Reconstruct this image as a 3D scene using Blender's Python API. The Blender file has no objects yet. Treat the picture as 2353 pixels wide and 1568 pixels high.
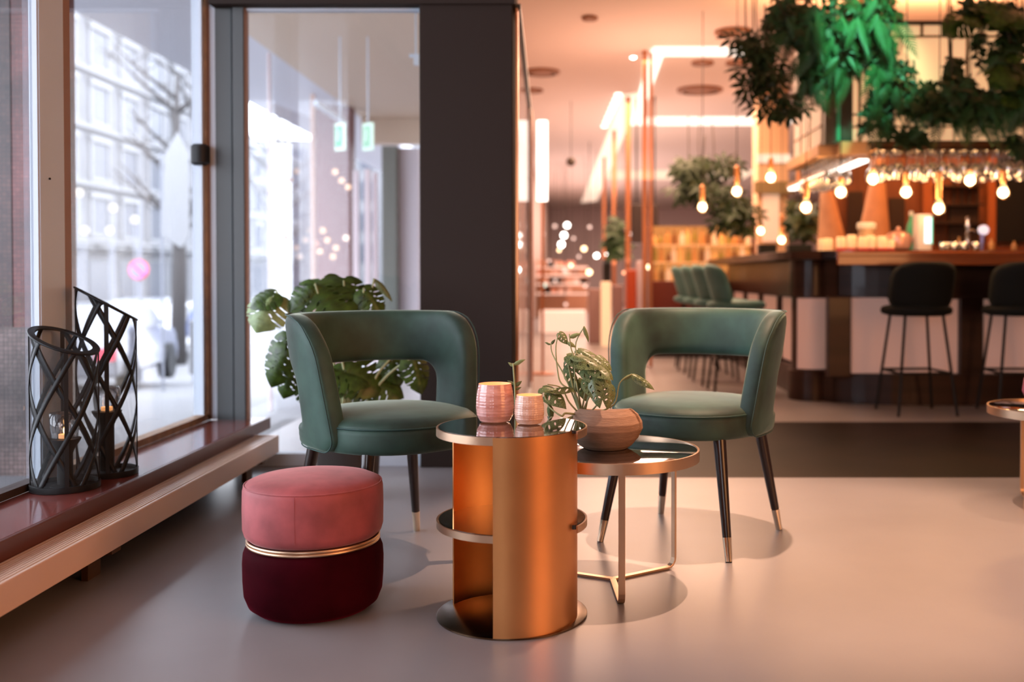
import bpy, bmesh, math, random
from mathutils import Vector, Matrix, noise
from mathutils.geometry import tessellate_polygon
R = math.radians
PI = math.pi
random.seed(7)
SC = bpy.context.scene
COL = SC.collection

# ------------------------------------------------------------------ camera
FPX, CX, CY, PITCH, CAMH = 2288.0, 1325.0, 673.0, R(1.0), 0.93
cd = bpy.data.cameras.new('camera')
cam = bpy.data.objects.new('camera', cd); COL.objects.link(cam)
cam.location = (0, 0, CAMH); cam.rotation_euler = (PI/2 - PITCH, 0, 0)
cd.sensor_width = 36; cd.lens = 36*FPX/2353
cd.shift_x = (1176.5-CX)/2353; cd.shift_y = (CY-784)/2353
cd.clip_start = .05; cd.clip_end = 400
cd.dof.use_dof = True; cd.dof.focus_distance = 2.95; cd.dof.aperture_fstop = 1.6
SC.camera = cam
CAM = Vector((0, 0, CAMH))
def ray(px, py):
    u = (px-CX)/FPX; v = -(py-CY)/FPX
    return Vector((u, math.cos(PITCH)+v*math.sin(PITCH), v*math.cos(PITCH)-math.sin(PITCH)))
def at(px, py, Y):
    d = ray(px, py); return CAM + d*(Y/d.y)
def onz(px, py, z=0.0):
    d = ray(px, py); return CAM + d*((z-CAMH)/d.z)

# ------------------------------------------------------------------ view, world, lights
SC.view_settings.view_transform = 'Standard'; SC.view_settings.look = 'None'
SC.view_settings.exposure = 0.42; SC.view_settings.gamma = 1.0
SC.view_settings.use_curve_mapping = False
SC.cycles.use_denoising = True
SC.cycles.max_bounces = 8; SC.cycles.transparent_max_bounces = 16
SC.cycles.caustics_reflective = False; SC.cycles.caustics_refractive = False
SC.cycles.sample_clamp_indirect = 6; SC.cycles.sample_clamp_direct = 0
w = bpy.data.worlds.new('sky'); SC.world = w; w.use_nodes = True
w.node_tree.nodes['Background'].inputs[0].default_value = (.86, .91, 1.0, 1)
w.node_tree.nodes['Background'].inputs[1].default_value = 6.3

def lamp(kind, name, loc, energy, color, target=None, **kw):
    d = bpy.data.lights.new(name, kind); d.energy = energy; d.color = color
    for k, v in kw.items(): setattr(d, k, v)
    o = bpy.data.objects.new(name, d); COL.objects.link(o); o.location = loc
    if target is not None:
        o.rotation_euler = (Vector(target)-Vector(loc)).to_track_quat('-Z', 'Y').to_euler()
    return o
# ceiling spot above the seating group: its hard discs of shadow lie on the floor
lamp('SPOT', 'ceiling_spot', (2.3, 3.9, 3.12), 70, (1, .62, .40), (2.3, 4.0, 0), spot_size=R(54), spot_blend=.8, shadow_soft_size=.05)
lamp('SPOT', 'ceiling_spot', (.70, 3.62, 3.12), 430, (1, .60, .40), (.72, 3.5, 0), spot_size=R(52), spot_blend=.6, shadow_soft_size=.02)
# warm lamps of the room right of and behind the camera
lamp('AREA', 'room_lamp', (3.4, 0.3, 1.5), 72, (1, .42, .16), (0, 2.8, .3), shape='DISK', size=2.4)
lamp('AREA', 'room_lamp', (1.2, 0.2, 3.1), 14, (1, .62, .45), (1.2, .2, 0), shape='SQUARE', size=3)
# added warm fill lamps without fixtures over bar and hall
lamp('AREA', 'hall_fill', (1.0, 12.5, 3.1), 260, (1, .58, .36), (1.0, 12.5, 0), shape='RECTANGLE', size=2, size_y=5)
lamp('AREA', 'hall_fill', (1.2, 24, 3.1), 420, (1, .66, .52), (1.2, 24, 0), shape='RECTANGLE', size=3, size_y=10)
lamp('AREA', 'hall_fill', (.6, 8.4, 3.1), 60, (1, .6, .42), (.4, 7.4, 0), shape='RECTANGLE', size=1.0, size_y=2)
# added unseen uplights, above the canopy and free in the hall, brighten the ceiling
lamp('AREA', 'ceiling_fill', (2.6, 7.9, 2.85), 40, (1, .45, .18), (2.6, 7.9, 4), shape='RECTANGLE', size=2, size_y=.6)
lamp('AREA', 'ceiling_fill', (0.9, 9.6, 1.9), 22, (1, .52, .34), (.9, 9.6, 4), shape='RECTANGLE', size=1, size_y=1)
lamp('AREA', 'hall_ceiling_fill', (.9, 14.5, 1.1), 60, (1, .66, .54), (.9, 14.5, 5), shape='RECTANGLE', size=1.5, size_y=4)
lamp('AREA', 'hall_ceiling_fill', (.6, 22, 1.1), 95, (1, .70, .62), (.6, 22, 5), shape='RECTANGLE', size=2, size_y=8)
# green plant spot
lamp('SPOT', 'plant_spot', (1.9, 5.9, 3.1), 135, (.22, 1, .55), (2.0, 7.0, 2.5), spot_size=R(46), spot_blend=.7, shadow_soft_size=.05)
# bar back wall wash
lamp('AREA', 'bar_lamp', (3.6, 9.2, 3.0), 50, (1, .38, .12), (3.6, 10.4, 1.6), shape='RECTANGLE', size=2.5, size_y=.4)

# ------------------------------------------------------------------ materials
MATS = {}
def mat(name, col, rough=.5, metal=0, spec=.5, var=0, vscale=8, vcol=None, bump=0, bscale=60, sheen=0, sheen_tint=(1,1,1),
        coat=0, emit=None, estr=0, aniso=0, stretch=None, trans=0, ior=1.45):
    if name in MATS: return MATS[name]
    m = bpy.data.materials.new(name); m.use_nodes = True
    nt = m.node_tree; b = nt.nodes['Principled BSDF']
    b.inputs['Base Color'].default_value = (*col, 1); b.inputs['Roughness'].default_value = rough
    b.inputs['Metallic'].default_value = metal; b.inputs['Specular IOR Level'].default_value = spec
    b.inputs['Coat Weight'].default_value = coat; b.inputs['Coat Roughness'].default_value = .06
    b.inputs['Sheen Weight'].default_value = sheen; b.inputs['Sheen Tint'].default_value = (*sheen_tint, 1)
    b.inputs['Sheen Roughness'].default_value = .35
    b.inputs['Anisotropic'].default_value = aniso
    b.inputs['Transmission Weight'].default_value = trans; b.inputs['IOR'].default_value = ior
    if emit is not None:
        b.inputs['Emission Color'].default_value = (*emit, 1); b.inputs['Emission Strength'].default_value = estr
    tc = None
    def coords():
        nonlocal tc
        if tc is None:
            tc = nt.nodes.new('ShaderNodeTexCoord')
            if stretch:
                mp = nt.nodes.new('ShaderNodeMapping'); mp.inputs['Scale'].default_value = stretch
                nt.links.new(tc.outputs['Object'], mp.inputs[0]); tc = mp
        return tc.outputs['Vector' if tc.bl_idname == 'ShaderNodeMapping' else 'Object']
    if var:
        n = nt.nodes.new('ShaderNodeTexNoise'); n.inputs['Scale'].default_value = vscale; n.inputs['Detail'].default_value = 5
        nt.links.new(coords(), n.inputs['Vector'])
        r = nt.nodes.new('ShaderNodeValToRGB')
        c2 = vcol or tuple(min(1, c*(1+var)) for c in col); c1 = tuple(c*(1-var) for c in col)
        r.color_ramp.elements[0].position = .3; r.color_ramp.elements[0].color = (*c1, 1)
        r.color_ramp.elements[1].position = .7; r.color_ramp.elements[1].color = (*c2, 1)
        nt.links.new(n.outputs['Fac'], r.inputs[0]); nt.links.new(r.outputs[0], b.inputs['Base Color'])
    if bump:
        n = nt.nodes.new('ShaderNodeTexNoise'); n.inputs['Scale'].default_value = bscale; n.inputs['Detail'].default_value = 3
        nt.links.new(coords(), n.inputs['Vector'])
        bp = nt.nodes.new('ShaderNodeBump'); bp.inputs['Strength'].default_value = bump; bp.inputs['Distance'].default_value = .01
        nt.links.new(n.outputs['Fac'], bp.inputs['Height']); nt.links.new(bp.outputs[0], b.inputs['Normal'])
    MATS[name] = m; return m
def emis(name, col, s):
    return mat(name, (.0, .0, .0), .6, emit=col, estr=s)
def clearglass(name, tint=(1, 1, 1), gloss=.12, rough=.02, fres=.5):
    if name in MATS: return MATS[name]
    m = bpy.data.materials.new(name); m.use_nodes = True; nt = m.node_tree; nt.nodes.clear()
    o = nt.nodes.new('ShaderNodeOutputMaterial'); t = nt.nodes.new('ShaderNodeBsdfTransparent'); g = nt.nodes.new('ShaderNodeBsdfGlossy')
    t.inputs[0].default_value = (*tint, 1); g.inputs['Roughness'].default_value = rough
    mx = nt.nodes.new('ShaderNodeMixShader'); nt.links.new(t.outputs[0], mx.inputs[1]); nt.links.new(g.outputs[0], mx.inputs[2])
    lw = nt.nodes.new('ShaderNodeLayerWeight'); lw.inputs[0].default_value = .35
    mp = nt.nodes.new('ShaderNodeMath'); mp.operation = 'MULTIPLY_ADD'; mp.inputs[1].default_value = fres; mp.inputs[2].default_value = gloss
    nt.links.new(lw.outputs['Fresnel'], mp.inputs[0]); nt.links.new(mp.outputs[0], mx.inputs[0])
    nt.links.new(mx.outputs[0], o.inputs[0]); MATS[name] = m; return m

concrete = mat('floor_concrete', (.27, .25, .255), .36, spec=.5, var=.10, vscale=1.3, bump=.04, bscale=3)
darkfloor = mat('floor_dark', (.014, .007, .004), .45, spec=.06, var=.35, vscale=2.5)
ceilm = mat('ceiling_paint', (.72, .62, .58), .8)
beigem = mat('beige_paint', (.62, .50, .38), .6)
soffm = mat('soffit_paint', (.62, .63, .68), .6)
greywall = mat('wall_grey', (.036, .028, .025), .8, spec=.12)
postgrey = mat('post_grey', (.075, .083, .085), .45)
mullm = mat('mullion_paint', (.60, .68, .78), .45)
mullwarm = mat('mullion_side_warmlit', (.30, .145, .065), .45)  # warm room light is painted into this side colour
copperm = mat('copper_trim', (.62, .24, .10), .3, 1)
sillm = mat('sill_oxblood', (.17, .038, .030), .16, coat=.4, var=.12, vscale=6)
lipm = mat('sill_lip', (.10, .022, .014), .3)
woodtrim = mat('window_bead', (.30, .16, .07), .5, var=.3, vscale=20)
radm = mat('radiator_enamel', (.76, .55, .43), .32)
blackm = mat('black_iron', (.008, .0075, .0075), .5, 0, spec=.35)
dkwood = mat('dark_wood', (.018, .008, .006), .28, coat=.3)
brass = mat('brass', (.66, .45, .30), .36, 1, bump=.02, bscale=30)
brassshiny = mat('brass_ferrule', (.85, .70, .52), .12, 1)
copper = mat('brushed_copper', (.80, .37, .14), .33, 1, var=.10, vscale=3, aniso=.5, bump=.015, bscale=14)
mirror = mat('tinted_mirror', (.010, .008, .009), .02, 0, spec=1.0, coat=1)
green = mat('green_velvet', (.023, .056, .041), .62, sheen=.75, sheen_tint=(.50, .62, .52), var=.65, vscale=6, bump=.03, bscale=30)
piping = mat('green_piping', (.012, .045, .038), .6, sheen=.4, sheen_tint=(.4, .6, .5))
pink = mat('pink_velvet', (.35, .075, .080), .65, sheen=.5, sheen_tint=(.95, .50, .48), var=.26, vscale=12, bump=.02, bscale=40)
burg = mat('burgundy_velvet', (.030, .0010, .0035), .8, spec=.04, sheen=.12, sheen_tint=(1, .02, .10), var=.3, vscale=9)
ceramic = mat('ribbed_ceramic', (.34, .20, .13), .7, var=.18, vscale=30, stretch=(1, 1, 12), bump=.25, bscale=60)
leafA = mat('leaf_variegated', (.060, .105, .028), .38, var=.6, vscale=30, vcol=(.22, .27, .11))
leafB = mat('leaf_monstera', (.026, .058, .006), .36, var=.5, vscale=5, vcol=(.062, .12, .014))
leafC = mat('leaf_pale', (.22, .30, .12), .4, var=.3, vscale=6)
leafD = mat('leaf_ivy', (.018, .042, .012), .5, var=.4, vscale=4)
leafE = mat('leaf_fern', (.028, .09, .03), .5, var=.3, vscale=5)
stemm = mat('stem_green', (.34, .36, .18), .45)
stemd = mat('stem_brown', (.05, .035, .02), .6)
paneglass = clearglass('window_glass', (.97, .98, 1), .03, fres=.22)
cupglass = clearglass('cup_glass', (.96, .96, .96), .10)
wineglass = clearglass('wine_glass', (.97, .95, .92), .6)
bulbglow = emis('bulb_glow', (1, .72, .40), 16)
striplight = emis('strip_light', (1, .80, .66), 1.7)
softstrip = emis('soft_strip', (1, .66, .46), 1.0)
flame = emis('flame', (1, .50, .16), 20)
wax = mat('wax', (.8, .55, .38), .5, emit=(1, .42, .14), estr=.9)  # wax emission stands in for the glow of the flame

# ------------------------------------------------------------------ mesh helpers
class MB:
    def __init__(s): s.v = []; s.f = []; s.uv = None
    def add(s, vs, fs):
        n = len(s.v); s.v += [Vector(v) for v in vs]; s.f += [tuple(i+n for i in f) for f in fs]; return s
    def box(s, a, b):
        x0, x1 = sorted((a[0], b[0])); y0, y1 = sorted((a[1], b[1])); z0, z1 = sorted((a[2], b[2]))
        v = [(x0,y0,z0),(x1,y0,z0),(x1,y1,z0),(x0,y1,z0),(x0,y0,z1),(x1,y0,z1),(x1,y1,z1),(x0,y1,z1)]
        return s.add(v, [(3,2,1,0),(4,5,6,7),(0,1,5,4),(1,2,6,5),(2,3,7,6),(3,0,4,7)])
    def lathe(s, prof, n=32, c=(0, 0, 0), cap=True):
        c = Vector(c); vs = []; fs = []
        for r, z in prof:
            for i in range(n):
                a = 2*PI*i/n; vs.append(c+Vector((r*math.cos(a), r*math.sin(a), z)))
        for j in range(len(prof)-1):
            for i in range(n):
                k = (i+1) % n; fs.append((j*n+i, j*n+k, (j+1)*n+k, (j+1)*n+i))
        if cap:
            fs.append(tuple(range(n))[::-1]); m = (len(prof)-1)*n; fs.append(tuple(m+i for i in range(n)))
        return s.add(vs, fs)
    def tube(s, pts, r, n=8, closed=False, cap=True):
        pts = [Vector(p) for p in pts]; m = len(pts)
        rs = r if isinstance(r, (list, tuple)) else [r]*m
        vs = []; fs = []; up = None
        for i, p in enumerate(pts):
            if closed: t = pts[(i+1) % m]-pts[i-1]
            else: t = pts[min(i+1, m-1)]-pts[max(i-1, 0)]
            t.normalize()
            if up is None: up = Vector((0,0,1)) if abs(t.z) < .9 else Vector((1,0,0))
            a = t.cross(up)
            if a.length < 1e-4: a = t.cross(Vector((1,0,0)))
            a.normalize(); b = a.cross(t).normalized(); up = b
            for k in range(n):
                w_ = 2*PI*k/n; vs.append(p+(a*math.cos(w_)+b*math.sin(w_))*rs[i])
        for i in range(m if closed else m-1):
            j = (i+1) % m
            for k in range(n):
                l = (k+1) % n; fs.append((i*n+k, i*n+l, j*n+l, j*n+k))
        if cap and not closed:
            fs.append(tuple(range(n))[::-1]); fs.append(tuple((m-1)*n+k for k in range(n)))
        return s.add(vs, fs)
    def prism(s, poly, z0, z1):
        n = len(poly); vs = [(x, y, z0) for x, y in poly]+[(x, y, z1) for x, y in poly]
        fs = [tuple(range(n))[::-1], tuple(range(n, 2*n))]+[(i, (i+1) % n, n+(i+1) % n, n+i) for i in range(n)]
        return s.add(vs, fs)
    def ball(s, c, r, n=12, m=8, sq=(1,1,1)):
        prof = []
        for j in range(m+1):
            a = -PI/2+PI*j/m; prof.append((max(1e-4, r*math.cos(a)), r*math.sin(a)))
        k = len(s.v); s.lathe(prof, n, (0,0,0), False)
        for i in range(k, len(s.v)):
            p = s.v[i]; s.v[i] = Vector((p.x*sq[0]+c[0], p.y*sq[1]+c[1], p.z*sq[2]+c[2]))
        return s
    def bar(s, a, b, wd, th, up=(0,0,1)):
        a = Vector(a); b = Vector(b); t = (b-a).normalized(); u = Vector(up); x = t.cross(u).normalized(); u = x.cross(t).normalized()
        vs = []
        for p in (a, b):
            for sx, sy in ((-1,-1),(1,-1),(1,1),(-1,1)): vs.append(p+x*sx*wd/2+u*sy*th/2)
        return s.add(vs, [(3,2,1,0),(4,5,6,7),(0,1,5,4),(1,2,6,5),(2,3,7,6),(3,0,4,7)])
    def mesh(s, name, m, smooth=False, off=None):
        me = bpy.data.meshes.new(name)
        vs = s.v if off is None else [v-off for v in s.v]
        me.from_pydata([tuple(v) for v in vs], [], s.f); me.materials.append(m)
        bm = bmesh.new(); bm.from_mesh(me); bmesh.ops.recalc_face_normals(bm, faces=bm.faces); bm.to_mesh(me); bm.free()
        if smooth:
            for p in me.polygons: p.use_smooth = True
            if smooth != 'all':
                try: me.set_sharp_from_angle(angle=R(smooth if smooth is not True else 40))
                except Exception: pass
        me.update(); return me
def link(name, me, parent=None, bevel=0, sub=0):
    o = bpy.data.objects.new(name, me); COL.objects.link(o)
    if parent is not None: o.parent = parent
    if bevel:
        b = o.modifiers.new('bevel', 'BEVEL'); b.width = bevel; b.segments = 2; b.limit_method = 'ANGLE'
    if sub:
        b = o.modifiers.new('sub', 'SUBSURF'); b.levels = b.render_levels = sub
    return o
def wloc(p):
    v = Vector((0,0,0))
    while p is not None: v += p.location; p = p.parent
    return v
def obj(name, mb, m, parent=None, smooth=False, bevel=0, sub=0, world=False, label=None):
    me = mb.mesh(name, m, smooth, wloc(parent) if (world and parent is not None) else None)
    o = link(name, me, parent, bevel, sub)
    if label: o['label'] = label
    return o
def thing(name, label, cat, loc=(0,0,0), rz=0, group=None):
    o = bpy.data.objects.new(name, None); COL.objects.link(o); o.location = loc; o.rotation_euler = (0,0,rz)
    o.empty_display_size = .05
    return tag(o, label, cat, group)
def tag(o, label, cat, group=None):
    o['label'] = label; o['category'] = cat
    if group: o['group'] = group
    return o
def single(name, mb, m, label, cat, loc=(0,0,0), group=None, smooth=False, bevel=0, world=False):
    loc = Vector(loc)
    me = mb.mesh(name, m, smooth, loc if world else None)
    o = link(name, me, None, bevel); o.location = loc
    return tag(o, label, cat, group)
def struct(name, mb, m, parent=None, bevel=0, smooth=False, label=None):
    o = obj(name, mb, m, parent, smooth, bevel, world=parent is not None)
    if parent is None: o['kind'] = 'structure'
    if label: o['label'] = label
    return o
def dup(o, parent=None, loc=None, rz=None, label=None):
    c = o.copy(); COL.objects.link(c)
    if parent is not None: c.parent = parent
    for ch in list(o.children): dup(ch, c)
    if loc is not None: c.location = loc
    if rz is not None: c.rotation_euler = (0,0,rz)
    if label: c['label'] = label
    return c
def B(a, b): return MB().box(a, b)

# ------------------------------------------------------------------ structure: floor, ceiling, walls
H = 3.2
def ground_z(y): return -.02 if y < 5 else (-.02-.08*(y-5) if y < 20 else -1.22)
struct('floor', MB().add([(-1.8,-3.2,0),(7.2,-3.2,0),(7.2,4.56,0),(-1.8,4.56,0)], [(0,1,2,3)]), concrete)
struct('floor', MB().add([(-1.8,4.56,0),(-.02,4.56,0),(-.02,6.3,0),(-1.8,6.3,0)], [(0,1,2,3)]), concrete)
struct('floor', MB().add([(-.02,4.56,0),(7.2,4.56,0),(7.2,6.3,0),(-.02,6.3,0)], [(0,1,2,3)]), darkfloor, label='dark polished floor band in front of the bar')
struct('floor', MB().add([(-1.8,6.3,0),(7.2,6.3,0),(7.2,34,0),(-1.8,34,0)], [(0,1,2,3)]), concrete)
struct('ceiling', B((-1.82,-3.2,H), (7.2,4.95,H+.1)), ceilm)
struct('ceiling', B((-.9,4.95,H), (7.2,34,H+.1)), ceilm)
struct('ceiling', B((-3.1,4.95,H), (-.9,16,H+.1)), beigem, label='beige ceiling of the entrance porch')
wallm = mat('wall_plaster', (.45, .34, .30), .8)
struct('wall_right', B((7.1,-3.2,0), (7.2,34,H)), wallm)
struct('wall_front', MB().box((-.7,-3.3,0), (7.2,-3.2,H)).box((-1.9,-3.3,0),(-.7,-3.2,.8)).box((-1.9,-3.3,2.4),(-.7,-3.2,H)), wallm)
struct('wall_left', B((-1.89,-3.2,0), (-1.79,1.5,H)), wallm)
struct('wall_back', B((-.9,34,0), (7.2,34.1,H)), mat('far_plaster', (.82,.70,.70), .8))
struct('wall_inner', B((-1.0,6.4,0), (-.9,34,H)), wallm)
# column and door head
struct('wall_column', B((at(965,700,4.8).x,4.8,0), (at(1178,700,4.8).x,5.25,H)), greywall, bevel=.004)
xl, xr = at(497,700,4.86).x, at(566,700,4.86).x
xc0, xc1 = at(965,700,4.8).x, at(1178,700,4.8).x
zh = at(800,11,4.8).z
struct('trim_1', B((xl,4.78,zh), (xc1+.012,4.93,zh+.09)), greywall, label='dark head beam above the glass wall')
struct('wall_upper', B((xl,4.82,zh+.09), (xc1,4.92,H)), ceilm)
# corner post of two profiles
p = MB().box((xl,4.86,.2), (xl+.082,4.94,zh)); struct('trim_2', p, postgrey, bevel=.003, label='dark grey corner post, left profile')
p = MB().box((xl+.092,4.84,0), (xr,4.92,zh)).box((xl+.07,4.90,.2),(xl+.1,4.93,zh)); struct('trim_3', p, postgrey, bevel=.003, label='dark grey corner post, right profile')
struct('trim_4', B((xr,4.85,0), (xr+.005,4.9,zh)), mat('copper_dull', (.30,.14,.08), .5, .4))
# glass wall with floor rail
wn = struct('window_2', B((xr+.008,4.84,0), (xc0,4.92,.06)), mullm, label='fixed glass wall between the post and the dark column')
struct('pane', B((xr+.008,4.875,.06), (xc0,4.885,zh)), paneglass, wn)
struct('window_frame', MB().box((xr+.008,4.86,zh-.012), (xc0,4.9,zh)).box((xc0-.006,4.86,.06),(xc0,4.9,zh)), mullm, wn)
# left facade
XW, ZS = -1.79, .225
struct('wall_left', B((XW-.1,-3.2,-.3), (XW,4.95,ZS-.03)), mat('wall_base', (.05,.03,.025), .8))
struct('wall_left', B((XW-.1,-3.2,3.0), (XW,4.95,H)), ceilm)
ym0 = FPX*1.79/(CX-70); ymg = FPX*1.79/(CX-92); ym1 = FPX*1.79/(CX-150); ym2 = FPX*1.79/(CX-165)
struct('trim_5', MB().box((XW-.031,ymg,ZS), (XW-.004,ymg+.02,3.0)).box((XW-.031,ymg+.008,ZS),(XW,ym1,3.0)), mullm, label='pale grey window mullion with one groove')
struct('trim_6', B((XW-.09,ym1,ZS), (XW+.0,ym2,3.0)), mullwarm, label='side strip of the mullion, warm light painted brown')
sc_ = MB().ball((XW+.007, FPX*1.79/(CX-112), at(112,411,FPX*1.79/(CX-112)).z), .004); struct('trim_7', sc_, blackm, smooth=True, label='small screw head in the mullion')
wn = struct('window_1', MB().box((XW-.05,ym2,ZS), (XW,4.86,ZS+.03)).box((XW-.05,4.83,ZS),(XW,4.86,3.0)), woodtrim, label='tall shop window over the street')
struct('pane', B((XW-.028,ym2,ZS+.03), (XW-.02,4.83,3.0)), paneglass, wn)
struct('window_frame', MB().box((XW-.06,4.80,ZS+.03), (XW-.012,4.832,3.0)), mullm, wn)
struct('window_frame', B((XW-.01,4.845,ZS), (XW+.004,4.862,3.0)), MATS['copper_dull'] if 'copper_dull' in MATS else copperm, wn)
struct('window_frame', B((XW-.02,4.862,ZS), (xl+.002,4.88,3.0)), mullm, wn)
wn = struct('window_3', B((XW-.05,1.5,ZS), (XW,ymg,ZS+.025)), mat('bead_dark', (.05,.035,.03), .5), label='near shop window at the left edge')
struct('pane', B((XW-.028,1.5,ZS+.025), (XW-.02,ymg,3.0)), paneglass, wn)
b_ = at(470,353,4.75)
struct('trim_8', MB().lathe([(.03,0),(.045,.01),(.045,.09),(.03,.1)], 16, (XW-.02,4.80,b_.z-.05)), blackm, smooth=True, label='small black latch on the window edge')
# sill and lip
sill = struct('trim_9', B((XW,-3.1,ZS-.035), (-1.535,4.84,ZS)), sillm, bevel=.004, label='glossy oxblood window sill')
struct('sill_lip', B((-1.535,-3.1,ZS-.055), (-1.518,4.93,ZS+.002)), lipm, sill, bevel=.003)
struct('sill_end', B((xr-.01,4.8,ZS-.05), (-1.53,4.93,ZS-.001)), sillm, sill)
struct('sill_apron', B((-1.56,-3.1,.10), (-1.545,4.6,ZS-.055)), mat('apron', (.04,.016,.012), .6), sill)

# radiator bench along the sill
rad = thing('radiator', 'long low peach convector radiator with slatted top under the sill', 'radiator', (-1.46, 1.5, 0))
X0, X1, ZT, ZB = -1.515, -1.40, .179, .098
obj('front_panel', B((X1-.012,-3.0,ZB), (X1,4.66,ZT)), radm, rad, bevel=.003, world=True)
obj('back_panel', B((X0,-3.0,ZB), (X0+.008,4.66,ZT-.006)), radm, rad, world=True)
obj('end_cap', B((X0,4.655,ZB), (X1,4.672,ZT)), radm, rad, bevel=.003, world=True)
obj('gap_shade_plate', B((X0+.01,-2.98,.13),(X1-.014,4.65,.158)), mat('gap_shade', (.03,.015,.01), .7), rad, world=True)  # added dark plate paints the shade in the gaps between slats
n = 7
sl = None
for i in range(n):
    x = X0+.012+(X1-.016-X0-.012)*(i+.5)/n
    if sl is None:
        sl = obj('slat', B((-.0034,-3.82,-.005), (.0034,3.82,0)), radm, rad, bevel=.001); s_ = sl
    else: s_ = dup(sl, rad)
    s_.location = Vector((x, .83, ZT-.001-.0008*(n-1-i)))-rad.location
bk = onz(335,1225,.07)
for y in (1.4, 3.05, 4.5):
    k = MB().box((X1-.05,y-.03,.078),(X1-.016,y+.03,.097)).box((X0+.01,y-.04,0),(X0+.03,y+.04,.1)).box((X0+.01,y-.03,.075),(X1-.03,y+.03,.097))
    obj('bracket', k, mat('bracket', (.14,.065,.03), .5, .5), rad, world=True)

# ------------------------------------------------------------------ ottoman
def place_floor(px, py): return onz(px, py, 0)
OC = Vector((at(722,1400,2.78).x, 2.78, 0))
ot = thing('ottoman', 'round two-tone velvet ottoman, pink over burgundy, with brass band', 'ottoman', OC)
r = .191
up = [(.02,.203),(r-.035,.203),(r-.016,.206),(r-.005,.216),(r,.232),(r+.001,.29),(r,.338),(r-.003,.349),(r-.006,.3525)]
obj('upper_cushion', MB().lathe(up, 72), pink, ot, smooth='all')
tp = [(r-.006,.3515),(r-.012,.358),(r-.03,.366),(r-.07,.374),(.05,.378),(.001,.379)]
obj('cushion_top', MB().lathe(tp, 72, cap=False), pink, ot, smooth='all')
pp = MB().tube([(math.cos(a)*(r-.0045), math.sin(a)*(r-.0045), .352) for a in [2*PI*i/72 for i in range(72)]], .0022, 6, closed=True)
obj('piping', pp, pink, ot, smooth='all')
lo = [(.02,.002),(r-.06,.002),(r-.035,.006),(r-.014,.022),(r-.003,.05),(r,.09),(r+.001,.14),(r-.001,.165),(r-.006,.178),(r-.016,.186),(r-.034,.188),(.02,.188)]
obj('lower_cushion', MB().lathe(lo, 72), burg, ot, smooth='all')
for z in (.1912, .2000):
    t_ = MB().tube([(math.cos(a)*(r-.013), math.sin(a)*(r-.013), z) for a in [2*PI*i/72 for i in range(72)]], .0046, 10, closed=True)
    obj('brass_ring', t_, brass, ot, smooth='all')
obj('core', MB().lathe([(r-.02,.184),(r-.02,.206)], 48), burg, ot)
# seam
sa = -PI/2+.0
obj('seam', MB().tube([(math.cos(sa)*(r+.0006), math.sin(sa)*(r+.0006), z) for z in (.225,.26,.29,.33,.35)], .0009, 5), pink, ot)

# ------------------------------------------------------------------ drum table
TC = Vector((at(1177,1416,2.72).x, 2.72, 0)); TH = .519
dt = thing('drum_table', 'copper drum side table with curved sheet body and black mirror top', 'side table', TC)
RD = .206
obj('base_plate', MB().lathe([(RD-.002,0),(RD,.001),(RD,.005),(RD-.002,.006)], 96), mat('bronze_plate', (.16,.10,.06), .25, 1), dt, smooth=True)
def sheet(z0, z1, r0, cx, cy, a0, a1, th=.004, n=64):
    m = MB(); vs = []; fs = []
    for i in range(n+1):
        a = a0+(a1-a0)*i/n
        for rr in (r0, r0-th):
            for z in (z0, z1): vs.append((cx+rr*math.cos(a), cy+rr*math.sin(a), z))
    for i in range(n):
        k = i*4; j = k+4
        fs += [(k,j,j+1,k+1),(k+2,k+3,j+3,j+2),(k,k+2,j+2,j),(k+1,j+1,j+3,k+3)]
    fs += [(0,1,3,2),(n*4,n*4+2,n*4+3,n*4+1)]
    return m.add(vs, fs)
RS = .185
aF = math.atan2(-.205+.02, -.036+.006); aL = R(153)
obj('copper_sheet', sheet(.006, TH-.0015, RS, -.006, -.0225, aF, aL), copper, dt, smooth=60)
def disc(zt, th, parent, nm):
    o = obj(nm, MB().lathe([(RD-.006,zt-th),(RD,zt-th),(RD,zt-.001),(RD-.003,zt-.001)], 96, cap=False), brass, parent, smooth=True)
    return o
def arcrim(zt, th, a0, a1):   # rim that stops where the sheet crosses it
    return sheet(zt-th, zt-.001, RD, 0, 0, a0, a1, .005, 80)
a0r = math.atan2(-.03, .204)
rim = obj('top_rim', arcrim(TH, .022, R(-29), R(262)), brass, dt, smooth=60)
def cut_disc(z0, z1):
    pts = []
    for i in range(144):
        a = 2*PI*i/144; d = Vector((math.cos(a), math.sin(a))); rr = RD-.007
        aa = math.degrees((a+PI) % (2*PI)-PI)
        if -100 < aa < -28:
            c = Vector((-.006,-.0225)); b = d.dot(c); rs = b+math.sqrt(b*b-c.length_squared+(RS-.002)**2); rr = min(rr, rs)
        pts.append((d.x*rr, d.y*rr))
    return MB().prism(pts, z0, z1)
obj('mirror_top', cut_disc(TH-.008, TH), mirror, dt)
obj('shelf_rim', arcrim(.268, .020, R(-29), R(262)), brass, dt, smooth=60)
obj('mirror_shelf', cut_disc(.256, .268), mirror, dt)

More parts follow.
